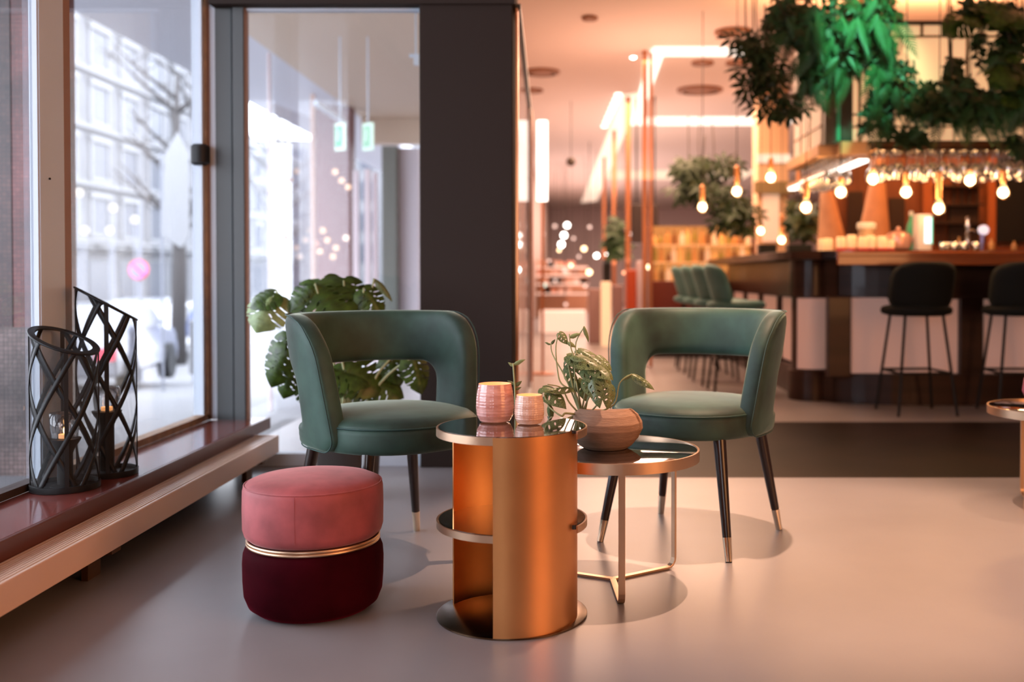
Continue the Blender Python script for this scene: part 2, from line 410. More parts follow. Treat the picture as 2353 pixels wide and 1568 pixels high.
# ------------------------------------------------------------------ round table behind it
def ring_table(name, label, c, top, rr, a0, group=None):
    t = thing(name, label, 'side table', c, a0)
    obj('mirror_top', MB().lathe([(rr-.006,top-.009),(rr-.006,top-.002),(rr-.009,top-.001)], 96), mirror, t, smooth=True)
    obj('rim', sheet(top-.032, top, rr, 0, 0, 0, 2*PI, .006, 96), brass, t, smooth=60)
    lr = rr-.022; wb, tb = .019, .007
    bars = []
    for k in range(3):
        a = R(120*k); d = Vector((math.cos(a), math.sin(a), 0)); s = Vector((-d.y, d.x, 0))
        # flat strip bent from hub to foot to rim
        path = [(0.0,.004)]+[(lr-.03+.03*math.sin(q), .034-.03*math.cos(q)) for q in [R(x) for x in (0,22,45,67,90)]]+[(lr, top-.03)]
        m = MB(); vs = []; fs = []
        for i, (x, z) in enumerate(path):
            q = [path[max(i-1,0)], path[min(i+1,len(path)-1)]]; tx, tz = q[1][0]-q[0][0], q[1][1]-q[0][1]; L = math.hypot(tx, tz); nx, nz = -tz/L, tx/L
            for sw in (-1, 1):
                for st in (-1, 1): vs.append(d*(x+nx*st*tb/2)+s*(sw*wb/2)+Vector((0,0,z+nz*st*tb/2)))
        for i in range(len(path)-1):
            k0 = i*4; j = k0+4
            fs += [(k0,j,j+1,k0+1),(k0+2,k0+3,j+3,j+2),(k0,k0+2,j+2,j),(k0+1,j+1,j+3,k0+3)]
        fs += [(0,1,3,2)]; e = (len(path)-1)*4; fs += [(e,e+2,e+3,e+1)]
        obj('leg', m.add(vs, fs), brass, t, bevel=.001)
    return t
T2 = Vector((at(1408,1338,3.02).x+.0, 3.02, 0))
ring_table('round_table', 'round brass side table with dark mirror top carrying the ribbed planter', T2, .405, .262, R(-86))
T3 = Vector((1.905, 3.93, 0))
ring_table('round_table', 'round brass side table cut off by the right edge', T3, .41, .262, R(-142))
vz = MB().lathe([(.04,.0),(.07,.012),(.092,.06),(.085,.11),(.06,.14),(.045,.15),(.05,.165)], 40)
single('pink_vase', vz, mat('pink_glaze', (.5,.10,.16), .3), 'round pink vase at the right edge on the cut-off brass table', 'vase', (at(2353,860,3.98).x+.07, 3.93, .41), smooth='all')

# ------------------------------------------------------------------ armchairs
def superplan(a, b, n, k=400):
    # right half path from the back centre (0,b) round to the side, chair facing -Y
    pts = []
    for i in range(k+1):
        t = PI/2*i/k; pts.append(Vector((a*abs(math.sin(t))**(2/n), b*abs(math.cos(t))**(2/n))))
    return pts
PL = superplan(.243, .250, 2.35); PL.append(Vector((.244, -.03))); PL.append(Vector((.240, -.075))); PL.append(Vector((.232, -.115)))
CUM = [0]
for i in range(1, len(PL)): CUM.append(CUM[-1]+(PL[i]-PL[i-1]).length)
def plan(s):
    sg = 1 if s >= 0 else -1; s = abs(s)
    import bisect
    i = min(max(bisect.bisect_left(CUM, s), 1), len(PL)-1)
    t = (s-CUM[i-1])/max(1e-9, CUM[i]-CUM[i-1]); p_ = PL[i-1].lerp(PL[i], t); tg = (PL[i]-PL[i-1]).normalized()
    # smooth the tangent
    j0, j1 = max(i-12, 1), min(i+12, len(PL)-1)
    tg = (PL[j1]-PL[j0-1]).normalized()
    nn = Vector((-tg.y, tg.x)); nn = -nn if nn.dot(p_) < 0 else nn
    return Vector((sg*p_.x, p_.y)), Vector((sg*nn.x, nn.y))
SMAX = CUM[-1]
def rrect(x0, x1, z0, z1, rt, rb, ns=14, nsv=8, nc=9):
    pts = []
    def line(a, b, n):
        for i in range(n): t = i/n; pts.append((a[0]+(b[0]-a[0])*t, a[1]+(b[1]-a[1])*t))
    def arc(cx, cz, r_, a0, a1, n):
        for i in range(n): a = a0+(a1-a0)*i/n; pts.append((cx+r_*math.cos(a), cz+r_*math.sin(a)))
    line((x0+rb, z0), (x1-rb, z0), ns*3); arc(x1-rb, z0+rb, rb, -PI/2, 0, nc)
    line((x1, z0+rb), (x1, z1-rt), nsv); arc(x1-rt, z1-rt, rt, 0, PI/2, nc)
    line((x1-rt, z1), (x0+rt, z1), ns*3); arc(x0+rt, z1-rt, rt, PI/2, PI, nc)
    line((x0, z1-rt), (x0, z0+rb), nsv); arc(x0+rb, z0+rb, rb, PI, 1.5*PI, nc)
    return pts
def make_chair(label, loc, rz):
    t = thing('armchair', label, 'armchair', loc, rz, 'green velvet barrel armchairs')
    th = .037
    inn = rrect(-.315, .315, .452, .628, .075, .03); out = [(a*(1-.12*max(0, (b-.42)/.385)), b) for a, b in rrect(-SMAX, SMAX, .385, .805, .15, .05)]
    N = len(inn); nph = 28; e = .42; vs = []; fs = []; seam = []
    def pos(sx, z, wv):
        p_, nn = plan(sx); fl = (z-.40)*.10; fr = 1-min(1, abs(sx)/SMAX)**3
        lean = max(0, z-.45)*.06
        off = wv+fl
        return Vector((p_.x+nn.x*off, p_.y+nn.y*off+lean*fr, z))
    for i in range(N):
        (a, b), (c, d) = inn[i], out[i]
        for k in range(nph):
            ph = 2*PI*k/nph; cs, sn = math.cos(ph), math.sin(ph)
            tt = .5+.5*math.copysign(abs(cs)**e, cs); ww = th*math.copysign(abs(sn)**(.62), sn)
            vs.append(pos(a+(c-a)*tt, b+(d-b)*tt, ww))
        seam.append(pos(a+(c-a)*.985, b+(d-b)*.985, th*.86))
    for i in range(N):
        j = (i+1) % N
        for k in range(nph):
            l = (k+1) % nph; fs.append((i*nph+k, j*nph+k, j*nph+l, i*nph+l))
    obj('backrest', MB().add(vs, fs), green, t, smooth='all')
    obj('backrest_piping', MB().tube(seam, .0022, 6, closed=True), piping, t, smooth='all')
    # seat: squarish round cushion
    def ring(k, z, n=72):
        pts = []
        for i in range(n):
            a = 2*PI*i/n; c_, s_ = math.cos(a), math.sin(a); ex = 2/2.25
            x = .262*k*math.copysign(abs(c_)**ex, c_); y = .27*k*math.copysign(abs(s_)**ex, s_)
            if y < 0: y *= 1.07
            pts.append(Vector((x, y, z)))
        return pts
    def loft(rows, closed_top=True, closed_bottom=True):
        m = MB(); n = len(rows[0]); vs = [p_ for r_ in rows for p_ in r_]; fs = []
        for j in range(len(rows)-1):
            for i in range(n): k = (i+1) % n; fs.append((j*n+i, j*n+k, (j+1)*n+k, (j+1)*n+i))
        if closed_bottom: fs.append(tuple(range(n))[::-1])
        if closed_top: fs.append(tuple((len(rows)-1)*n+i for i in range(n)))
        return m.add(vs, fs)
    obj('seat_base', loft([ring(.90,.382), ring(.965,.386), ring(.992,.398), ring(1.0,.42), ring(1.0,.445), ring(.992,.462)]), green, t, smooth='all')
    obj('seat_cushion', loft([ring(.985,.460), ring(.988,.466), ring(.975,.473), ring(.92,.484), ring(.80,.493), ring(.55,.500), ring(.2,.503), ring(.02,.503)]), green, t, smooth='all')
    obj('seat_piping', MB().tube(ring(.992,.4635), .0032, 6, closed=True), piping, t, smooth='all')
    for sx in (-1, 1):
        for sy in (-1, 1):
            a = Vector((.182*sx, .182*sy, .384)); b = Vector((.240*sx, .240*sy, .0)); q = a.lerp(b, .80)
            lg = obj('leg', MB().tube([a, q], [.0215, .0145], 20), dkwood, t, smooth=50)
            obj('ferrule', MB().tube([q, b.lerp(q, .03)], [.0150, .0115], 20), brassshiny, lg, smooth=50)
            obj('glide', MB().tube([b.lerp(q, .03), b], [.0105, .0105], 14), blackm, lg)
    return t
make_chair('green velvet barrel armchair nearer the window, big-leaved plant behind', (-.611, 3.27, 0), R(40))
make_chair('green velvet barrel armchair behind the ribbed planter, before the bar', (.411, 3.54, 0), R(-31))

# ------------------------------------------------------------------ candle glasses on the drum table
def candle_glass(label, px, pyb, h, rr, col, col2, Y):
    c = onz(px, pyb, TH+.001); c.y += rr*.6; c.x = (px-CX)*c.y/FPX
    t = thing('candle_holder', label, 'candle holder', (c.x, c.y, TH+.001), 0, 'mosaic glass candle holders')
    prof = [(.62,0),(.80,.03),(.95,.18),(1.0,.38),(.99,.6),(.93,.82),(.865,.97),(.855,1.0)]
    def rp(z):
        for (r0, z0), (r1, z1) in zip(prof, prof[1:]):
            if z0 <= z <= z1: return rr*(r0+(r1-r0)*(z-z0)/(z1-z0))
        return rr*prof[-1][0]
    m = MB(); nz = 13; na = 30; vs = []; fs = []
    # faceted mosaic body: each tile slightly proud of its joints
    for j in range(nz*3+1):
        z = j/(nz*3); row = j % 3
        for i in range(na*3):
            a = 2*PI*i/(na*3); edge = (i % 3 == 0) or (row == 0)
            rad_ = rp(z)-(.0007 if edge else 0)
            vs.append((rad_*math.cos(a), rad_*math.sin(a), z*h))
    NN = na*3
    for j in range(nz*3):
        for i in range(NN): k = (i+1) % NN; fs.append((j*NN+i, j*NN+k, (j+1)*NN+k, (j+1)*NN+i))
    fs.append(tuple(range(NN))[::-1])
    mm = mat('mosaic_'+label[:5], col, .14, coat=.6, var=.35, vscale=26, vcol=col2, stretch=(.5,.5,2.2), emit=(1,.30,.14), estr=.09)  # faint emission adds candle glow to the glass
    obj('glass_body', m.add(vs, fs), mm, t, smooth=14)
    ins = [(rp(1)-.0035,h),(rp(.8)-.004,h*.8),(rp(.5)-.004,h*.5),(rp(.15)-.004,h*.15),(.004,h*.12)]
    obj('lining', MB().lathe([(rp(1),h)]+ins, 48, cap=False), mat('lining', (.9,.45,.26), .4, emit=(1,.36,.14), estr=.55), t, smooth=50)  # candlelight on the lining is put into its emission
    obj('candle', MB().lathe([(.018,h*.13),(.018,h*.32),(.002,h*.33)], 24), wax, t, smooth=50)
    obj('flame', MB().ball((0,0,h*.45), .005, 10, 8, (1,1,2.2)), flame, t, smooth='all')
candle_glass('large pink mosaic glass candle holder on the black mirror top', 1137, 973, .107, .0535, (.58,.20,.18), (.80,.44,.40), 2.77)
candle_glass('small peach mosaic glass candle holder on the black mirror top', 1216, 977, .080, .0415, (.78,.40,.29), (.92,.66,.54), 2.72)

# ------------------------------------------------------------------ leaves
def leafmesh(name, outline, holes, m, curl=.2, fold=.15, sub=2, thick=0):
    """outline in unit leaf space: base at (0,0), tip at (0,1)"""
    loops = [[Vector((x, y, 0)) for x, y in outline]]+[[Vector((x, y, 0)) for x, y in h] for h in holes]
    pts = [p for l in loops for p in l]; tri = tessellate_polygon(loops)
    bm = bmesh.new(); bv = [bm.verts.new(p) for p in pts]
    for t in tri:
        try: bm.faces.new([bv[i] for i in t])
        except Exception: pass
    for _ in range(sub):
        ed = [e for e in bm.edges if e.calc_length() > .14]
        if not ed: break
        bmesh.ops.subdivide_edges(bm, edges=ed, cuts=1, use_grid_fill=False)
        bmesh.ops.triangulate(bm, faces=[f for f in bm.faces if len(f.verts) > 3])
    for v in bm.verts:
        x, y = v.co.x, v.co.y
        v.co.z = -fold*abs(x)**1.3 - curl*(y-.35)**2 + .012*math.sin(9*y+3*abs(x)) + .02*math.exp(-(x/.06)**2)*0
    bmesh.ops.recalc_face_normals(bm, faces=bm.faces)
    me = bpy.data.meshes.new(name); bm.to_mesh(me); bm.free(); me.materials.append(m)
    for p in me.polygons: p.use_smooth = True
    return me
def oval(cx, cy, a, b, rot=0, n=9):
    return [(cx+a*math.cos(t)*math.cos(rot)-b*math.sin(t)*math.sin(rot), cy+a*math.cos(t)*math.sin(rot)+b*math.sin(t)*math.cos(rot)) for t in [2*PI*i/n for i in range(n)]]
def sym(half):  # half outline from base to tip, right side
    return half+[(-x, y) for x, y in reversed(half[1:-1])] if half[0][0] == 0 else half+[(-x, y) for x, y in reversed(half[:-1])]
adan_out = sym([(0,.03),(.10,-.02),(.22,.02),(.33,.15),(.38,.32),(.36,.5),(.28,.68),(.16,.84),(.05,.95),(0,1.0)])
adan_holes = []
for k, y in enumerate((.18,.39,.60)):
    for s in (-1, 1):
        adan_holes.append(oval(s*(.18-.03*k), y+.04, .105-.02*k, .030, s*.5))
ADAN = leafmesh('leaf_adan', adan_out, adan_holes, leafA, .35, .35)
leafY = mat('leaf_young', (.20,.26,.11), .4, var=.3, vscale=25)
ADANY = leafmesh('leaf_adan_young', adan_out, adan_holes, leafY, .5, .55)
SMALLY = leafmesh('leaf_small_young', sym([(0,0),(.12,.05),(.26,.25),(.27,.45),(.18,.72),(.06,.93),(0,1.0)]), [], leafY, .6, .7)
small_out = sym([(0,0),(.12,.05),(.26,.25),(.27,.45),(.18,.72),(.06,.93),(0,1.0)])
SMALL = leafmesh('leaf_small', small_out, [], leafA, .5, .5)
# big monstera leaf: deep finger notches
half = [(0,.08),(.08,-.04),(.22,-.08),(.36,-.02),(.46,.12)]
for k in range(4):
    y0 = .17+.175*k; w_ = [.50,.52,.44,.31][k]
    half += [(w_,y0+.02),(w_+.01,y0+.075),(w_-.03,y0+.115)]
    if k < 3: half += [(w_*.50,y0+.085),(w_*.40,y0+.085),(w_*.50,y0+.11),(w_-.02,y0+.15)]
half += [(.20,.88),(.08,.97),(0,1.02)]
mon_holes = [oval(s*.15, y, .05, .018, s*.5) for y in (.20,.38,.55) for s in (-1,1)]
MON = leafmesh('leaf_monstera', sym(half), mon_holes, leafB, .45, .5)
MONP = leafmesh('leaf_monstera_pale', sym(half), mon_holes, leafC, .7, .9)
ivy_out = sym([(0,.05),(.12,-.06),(.30,-.02),(.42,.10),(.30,.22),(.50,.38),(.56,.50),(.34,.50),(.20,.56),(.14,.75),(0,1)])
IVY = leafmesh('leaf_ivy', ivy_out, [], leafD, .5, .3, 1)
def fern_mesh():
    m = MB(); n = 17
    for i in range(n):
        t = (i+.6)/n; y = t; z = -.45*t*t; L = .26*math.sin(PI*min(1,.18+t*.82))+.015
        for s in (-1, 1):
            wd = .026
            m.add([(0,y-wd,z),(0,y+wd,z),(s*L*.6,y+.09+wd*.7,z-.03),(s*L,y+.14,z-.08),(s*L*.6,y+.07-wd*.5,z-.03)], [(0,1,2,3,4)])
    for i in range(8):
        t = i/8; u = (i+1)/8; m.add([(-.008,t,-.45*t*t+.002),(.008,t,-.45*t*t+.002),(.006,u,-.45*u*u+.002),(-.006,u,-.45*u*u+.002)], [(0,1,2,3)])
    return m.mesh('fern', leafE)
FERN = fern_mesh()
def scheff_mesh():
    m = MB()
    for k in range(8):
        a = 2*PI*k/8; d = Vector((math.cos(a), math.sin(a), 0)); s = Vector((-d.y, d.x, 0)); p0 = Vector((0,.5,0))
        m.add([p0+d*.06, p0+d*.22+s*.075+Vector((0,0,-.02)), p0+d*.40+s*.07+Vector((0,0,-.10)), p0+d*.55+Vector((0,0,-.22)), p0+d*.40-s*.07+Vector((0,0,-.10)), p0+d*.22-s*.075+Vector((0,0,-.02))], [(0,1,2,3,4,5)])
    m.tube([(0,0,-.05),(0,.5,0)], .012, 5)
    return m.mesh('scheff', leafD)
SCHEFF = scheff_mesh()
def put_leaf(name, me, parent, base, tip, nrm, wid=1.0):
    """child mesh placed with base/tip in world, leaf plane facing nrm"""
    base = Vector(base); tip = Vector(tip); y = tip-base; L = y.length; y.normalize(); n = Vector(nrm)
    x = y.cross(n)
    if x.length < 1e-3: x = y.cross(Vector((.3,.5,.8)))
    x.normalize(); z = x.cross(y)
    o = bpy.data.objects.new(name, me); COL.objects.link(o); o.parent = parent
    M = Matrix((x*L*wid, y*L, z*L)).transposed().to_4x4(); M.translation = base-parent.location
    o.matrix_local = M
    return o

# ------------------------------------------------------------------ ribbed planter with swiss cheese vine
PC = Vector((at(1391,1040,3.03).x, 3.03, .404))
pl = thing('potted_vine', 'ribbed brown ceramic bowl of hole-leaved vine on the brass table', 'potted plant', PC)
RB = .114
prof = [(.052,.0),(.066,.001),(.082,.012),(.100,.034),(RB,.062),(.112,.082),(.100,.103),(.084,.115),(.078,.118),(.073,.115),(.070,.09),(.068,.075)]
# fine horizontal ribs
pr2 = []
for (r0, z0), (r1, z1) in zip(prof[:9], prof[1:9]):
    for q in range(10):
        t_ = q/10; rr_ = r0+(r1-r0)*t_; zz = z0+(z1-z0)*t_; pr2.append((rr_+.0005*(q % 2), zz))
pr2 += prof[8:]
bowl = MB().lathe(pr2, 80, cap=False); bowl.lathe([(.052,0),(.001,0)],80,cap=False)
for v in bowl.v:
    if v.z > .1: v.z += (.009*-v.y/.08+.002*math.cos(2*math.atan2(v.y, v.x)))*(v.z-.1)/.018
obj('bowl', bowl, ceramic, pl, smooth='all')
obj('soil', MB().lathe([(.070,.088),(.001,.092)], 40, cap=False), mat('soil', (.02,.013,.009), .9, bump=.8, bscale=80), pl)
def P(px, py, dy=0): return at(px, py, 3.0+dy)
def stem(pts, r0=.003, r1=.0018, m=None):
    ps = [Vector(q) for q in pts]; out = []
    for i in range(len(ps)-1):   # catmull rom
        a, b, c, d = ps[max(i-1,0)], ps[i], ps[i+1], ps[min(i+2,len(ps)-1)]
        for k in range(5):
            t = k/5; out.append(.5*((2*b)+(c-a)*t+(2*a-5*b+4*c-d)*t*t+(-a+3*b-3*c+d)*t**3))
    out.append(ps[-1]); rs = [r0+(r1-r0)*i/(len(out)-1) for i in range(len(out))]
    return MB().tube(out, rs, 7)
def vstem(pts, **k): obj('stem', stem(pts, **k), stemm, pl, smooth='all', world=True)
root = P(1335, 955, .03)
vstem([root, P(1322,905), P(1290,882), P(1281,850), P(1277,800), P(1283,768)])
vstem([root, P(1322,900,.01), P(1320,830), P(1312,800), P(1308,768)])
vstem([root+Vector((.005,.01,0)), P(1328,900), P(1318,850,.02), P(1310,822,.02)])
vstem([root, P(1345,895), P(1343,850,.03), P(1350,835,.03)])
vstem([root+Vector((.01,0,0)), P(1352,880), P(1322,800,.02), P(1343,750,.02)])
vstem([root, P(1360,900), P(1385,860,.02)])
vstem([root+Vector((.02,0,0)), P(1385,915,-.01), P(1400,885,-.02)])
vstem([root, P(1316,890,.01), P(1306,840,0), P(1305,828)])
vstem([root, P(1308,925), P(1290,892), P(1258,884,-.02)])
vstem([root, P(1300,950,-.03), P(1290,956,-.05), P(1262,935,-.03), P(1250,905,-.02)], r0=.004)
vstem([root+Vector((.03,.02,0)), P(1410,930,.02), P(1424,880,.02), P(1452,860,.02)])
vstem([root, P(1300,870,.02), P(1270,815,.03), P(1266,790,.03)], r1=.0015)
# long runner dipping behind the drum table and rising beside the candles
vstem([root, P(1300,965,-.01), P(1250,1010,-.03), P(1195,1000,-.04), P(1186,950,-.05), P(1183,890,-.05), P(1179,835,-.05)], r0=.004, r1=.0026)
cams = lambda p: (CAM-Vector(p)).normalized()
def VL(b, t, tilt=(0,0,0), wid=1.0, me=None, dyb=0, dyt=0):
    bb, tt = P(*b, dyb), P(*t, dyt); wid *= .80; put_leaf('leaf', me or ADAN, pl, bb, tt, cams(bb)+Vector(tilt), wid)
VL((1244,888),(1302,934),(.2,0,.6),.95,dyt=-.05)
VL((1318,890),(1240,893),(0,0,1.6),.55,dyt=-.04)
VL((1300,814),(1386,842),(.0,0,1.2),.85,dyt=-.04)
VL((1326,800),(1402,846),(.3,0,.9),.75,dyb=.05)
VL((1284,764),(1306,792),(0,0,.3),1.0,ADANY)
VL((1308,776),(1334,764),(0,0,.4),.9,SMALLY)
VL((1304,786),(1324,797),(0,0,.5),1.2,SMALLY)
VL((1343,749),(1358,786),(.9,0,.1),.7,SMALLY)
VL((1304,826),(1314,874),(-.3,0,.2),.95)
VL((1320,822),(1345,868),(.4,0,.3),.85,dyb=.03)
VL((1350,834),(1404,868),(.2,0,.9),.95,dyt=-.05)
VL((1336,848),(1396,880),(-.1,0,.9),.9,dyt=-.04)
VL((1384,852),(1408,900),(.6,0,.4),.9)
VL((1362,872),(1376,938),(-.3,0,.2),.85,dyb=-.03,dyt=-.06)
VL((1402,882),(1398,940),(.4,0,.1),1.0,dyb=-.02,dyt=-.05)
VL((1345,868),(1366,915),(.2,0,.3),.9,dyt=-.05)
VL((1380,835),(1412,872),(.8,0,.3),.8,dyb=.04,dyt=.02)
VL((1330,905),(1370,880),(.0,0,.6),.7,dyb=.05,dyt=.08)
VL((1330,835),(1372,848),(.1,0,.8),.9,dyb=.05,dyt=.03)
VL((1355,850),(1388,905),(.4,0,.5),.85,dyb=.0,dyt=-.03)
VL((1392,868),(1416,915),(.9,0,.3),.8,dyb=.03,dyt=.02)
VL((1328,870),(1352,925),(.2,0,.3),.8,dyb=.06,dyt=.05)
VL((1372,815),(1408,848),(.5,0,.9),.85,dyb=.08,dyt=.05)
VL((1312,818),(1350,826),(.1,0,1.0),.8,dyb=-.02,dyt=-.05)
VL((1300,845),(1330,905),(-.1,0,.2),.7,dyb=.04,dyt=.04)
VL((1452,860,),(1506,892),(.1,0,.9),.62,dyb=.02,dyt=.0)
VL((1452,861),(1424,875),(.1,0,.4),.7,SMALL,dyb=.02,dyt=.02)
VL((1262,930),(1266,975),(-.3,0,.2),.8,SMALL,dyb=-.03,dyt=-.02)
VL((1266,792),(1252,786),(.2,0,.4),1.0,SMALL,dyb=.03,dyt=.03)
VL((1266,792),(1276,780),(.2,0,.2),1.0,SMALL,dyb=.03,dyt=.03)
VL((1179,838),(1206,824),(.0,0,.5),.8,SMALLY,dyb=-.05,dyt=-.05)
VL((1180,842),(1168,832),(.0,0,.5),1.1,SMALLY,dyb=-.05,dyt=-.05)
VL((1184,888),(1199,876),(.2,0,.2),1.1,SMALL,dyb=-.05,dyt=-.05)
VL((1184,896),(1198,890),(.2,0,.2),.9,SMALL,dyb=-.05,dyt=-.05)
VL((1182,884),(1166,874),(.2,0,.2),.9,SMALL,dyb=-.05,dyt=-.05)

# ------------------------------------------------------------------ big monstera behind the left armchair
MY = 4.2
MP = Vector((at(800,900,MY).x, MY, 0))
mo = thing('floor_plant', 'large split-leaf floor plant behind the left green armchair', 'floor plant', MP)
obj('pot', MB().lathe([(.10,0),(.12,.01),(.135,.22),(.14,.23),(.13,.24),(.125,.20)], 40, cap=True), mat('pot_dark', (.05,.04,.035), .5), mo, smooth=True)
def Q(px, py, dy=0): return at(px, py, MY+dy)
mroot = MP+Vector((0,0,.2))
def ML(b, t, tilt=(0,0,0), wid=1.0, me=None, dy=0, dt=0, st=True):
    bb, tt = Q(*b, dy), Q(*t, dy+dt); put_leaf('leaf', me or MON, mo, bb, tt, cams(bb)+Vector(tilt), wid)
    if st:
        mid = mroot.lerp(bb, .5)+Vector((random.uniform(-.03,.03), random.uniform(-.03,.03), .08))
        obj('stem', stem([mroot+Vector((random.uniform(-.04,.04), random.uniform(-.04,.04), 0)), mid, bb], r0=.008, r1=.004), stemm, mo, smooth='all', world=True)
ML((634,668),(572,700),(-.3,0,1.5),1.3,MON,dt=-.05)
ML((630,672),(582,752),(-.5,0,-.2),1.15,MONP,dy=-.02,dt=-.08,st=False)
ML((724,652),(664,712),(-.2,0,.4),.85,dt=-.05)
ML((722,650),(800,735),(.1,0,.5),1.25,dy=.02,dt=-.08)
ML((790,645),(850,718),(.3,0,.6),1.0,dy=.08)
ML((836,662),(884,722),(.5,0,.2),.9,dy=.05)
ML((740,640),(770,720),(-.2,0,.9),1.1,dy=.12)
ML((662,776),(612,852),(-.5,0,.2),.95,dy=0)
ML((658,800),(618,892),(-.2,0,.1),.8,MON,dy=-.05,st=False)
ML((672,850),(648,918),(-.1,0,.3),.9,dy=.02)
ML((786,826),(884,896),(.1,0,.8),1.1,dy=-.02)
ML((742,846),(850,872),(-.1,0,1.5),.9,dy=-.06)
ML((790,880),(740,930),(-.1,0,.6),1.0,dy=.02)
ML((850,870),(930,905),(.1,0,.9),1.0,dy=.02)
ML((900,822),(912,900),(.2,0,.3),.9,dy=.05)
ML((950,820),(975,905),(.4,0,.2),.8,dy=.0)
ML((840,900),(860,950),(.4,0,.2),1.1,dy=.0)
ML((700,880),(730,940),(.1,0,.2),.9,dy=.05)
ML((860,640),(905,690),(.5,0,.1),.5,SMALL,dy=.1)

# ------------------------------------------------------------------ lanterns on the sill
def meshmat():
    m = bpy.data.materials.new('wire_mesh'); m.use_nodes = True; nt = m.node_tree; b = nt.nodes['Principled BSDF']
    b.inputs['Base Color'].default_value = (.05,.05,.05,1); b.inputs['Roughness'].default_value = .5
    tc = nt.nodes.new('ShaderNodeTexCoord'); sp = nt.nodes.new('ShaderNodeSeparateXYZ'); nt.links.new(tc.outputs['UV'], sp.inputs[0])
    def mth(op, a, b_=None, c=None):
        n = nt.nodes.new('ShaderNodeMath'); n.operation = op
        for i, v in enumerate((a, b_, c)):
            if v is None: continue
            if isinstance(v, (int, float)): n.inputs[i].default_value = v
            else: nt.links.new(v, n.inputs[i])
        return n.outputs[0]
    u, v = sp.outputs[0], sp.outputs[1]
    d1 = mth('ADD', mth('MULTIPLY', u, 150), mth('MULTIPLY', v, 150)); d2 = mth('SUBTRACT', mth('MULTIPLY', u, 150), mth('MULTIPLY', v, 150))
    a = mth('MAXIMUM', mth('LESS_THAN', mth('FRACT', d1), .12), mth('LESS_THAN', mth('FRACT', d2), .12))
    nt.links.new(a, b.inputs['Alpha']); return m
MESHM = meshmat()
def lantern(label, c, rr, hlo, hhi, ahi, cup, rot):
    t = thing('lantern', label, 'lantern', c, 0, 'black lattice candle lanterns')
    hm, ha = (hhi+hlo)/2, (hhi-hlo)/2
    top = lambda a: hm+ha*math.cos(a-ahi)
    obj('base', MB().lathe([(rr+.003,0),(rr+.004,.004),(rr+.004,.020),(rr-.002,.021),(rr-.003,.006),(.001,.005)], 64), blackm, t, smooth=True)
    # tilted flat flange ring with rolled outer edge
    m = MB(); vs = []; fs = []; n = 72
    for i in range(n):
        a = 2*PI*i/n; z = top(a); d = Vector((math.cos(a), math.sin(a), 0))
        sl = -ha*math.sin(a-ahi)/rr
        for (q, dz) in ((rr+.001,.003),(rr+.001,-.003),(rr-.018,-.002),(rr-.018,.003)):
            zz = hm+(z-hm)*q/rr+dz; vs.append(d*q+Vector((0,0,zz)))
    for i in range(n):
        j = (i+1) % n
        for k in range(4): l = (k+1) % 4; fs.append((i*4+k, j*4+k, j*4+l, i*4+l))
    m.add(vs, fs); obj('top_ring', m, blackm, t, smooth=30)
    obj('rolled_edge', MB().tube([(math.cos(a)*(rr+.001), math.sin(a)*(rr+.001), top(a)) for a in [2*PI*i/72 for i in range(72)]], .0042, 8, closed=True), blackm, t, smooth='all')
    # fine wire mesh drum
    me = bpy.data.meshes.new('wire_mesh'); vs = []; fs = []; n = 64; rm = rr-.0035
    for i in range(n+1):
        a = 2*PI*i/n; vs += [(rm*math.cos(a), rm*math.sin(a), .01), (rm*math.cos(a), rm*math.sin(a), top(a))]
    fs = [(2*i, 2*i+2, 2*i+3, 2*i+1) for i in range(n)]
    me.from_pydata(vs, [], fs); uv = me.uv_layers.new(name='UVMap')
    for l in me.loops:
        v = me.vertices[l.vertex_index].co; i = l.vertex_index//2; uv.data[l.index].uv = (i/n*2*PI*rm*1.6, v.z*1.6)
    me.materials.append(MESHM); link('wire_mesh', me, t)
    # posts
    for k in range(4):
        a = rot+k*PI/2; d = Vector((math.cos(a), math.sin(a), 0))
        obj('post', MB().bar(d*(rr-.001)+Vector((0,0,.01)), d*(rr-.001)+Vector((0,0,top(a))), .013, .004, up=d), blackm, t)
    # crossing diagonal bands
    for sgn in (1, -1):
        for k in range(5):
            m = MB(); vs = []; fs = []; steps = 30; a0 = rot+.35+2*PI*k/5; turn = 2.9*(hm/.5); N = 0
            for i in range(steps+1):
                z = .008+(hhi)*i/steps; a = a0+sgn*turn*(z/hhi)
                zz = min(z, top(a)); wv = .0078
                q = rr-.001+(.0016 if sgn > 0 else -.0016)
                tz = 1/math.hypot(1, turn*rr/hhi); ta = turn*rr/hhi*tz
                da = wv*tz/rr; dz = wv*ta*sgn
                for (s2) in (-1, 1):
                    aa = a+s2*da; z2 = min(z-s2*dz, top(aa)); 
                    vs.append((q*math.cos(aa), q*math.sin(aa), max(z2, .008)))
                N += 1
                if z > top(a)+.004: break
            for i in range(N-1): fs.append((2*i, 2*i+1, 2*i+3, 2*i+2))
            m.add(vs, fs); o = obj('lattice_band', m, blackm, t, smooth='all')
            sm = o.modifiers.new('solid', 'SOLIDIFY'); sm.thickness = .0022; sm.offset = 0
    # inner stand with cup and glass
    obj('candle_stand', MB().lathe([(.045,.006),(.045,.010),(.024,.014),(.024,cup-.05),(.030,cup-.035),(.047,cup-.008),(.050,cup),(.046,cup),(.001,cup-.004)], 36), blackm, t, smooth=True)
    obj('glass_cup', MB().lathe([(.036,cup),(.040,cup+.002),(.044,cup+.035),(.047,cup+.085),(.0455,cup+.085),(.0425,cup+.035),(.0385,cup+.004)], 36, cap=False), cupglass, t, smooth='all')
    obj('tealight', MB().lathe([(.019,cup+.001),(.019,cup+.014),(.017,cup+.014),(.001,cup+.012)], 24), wax, t, smooth=True)
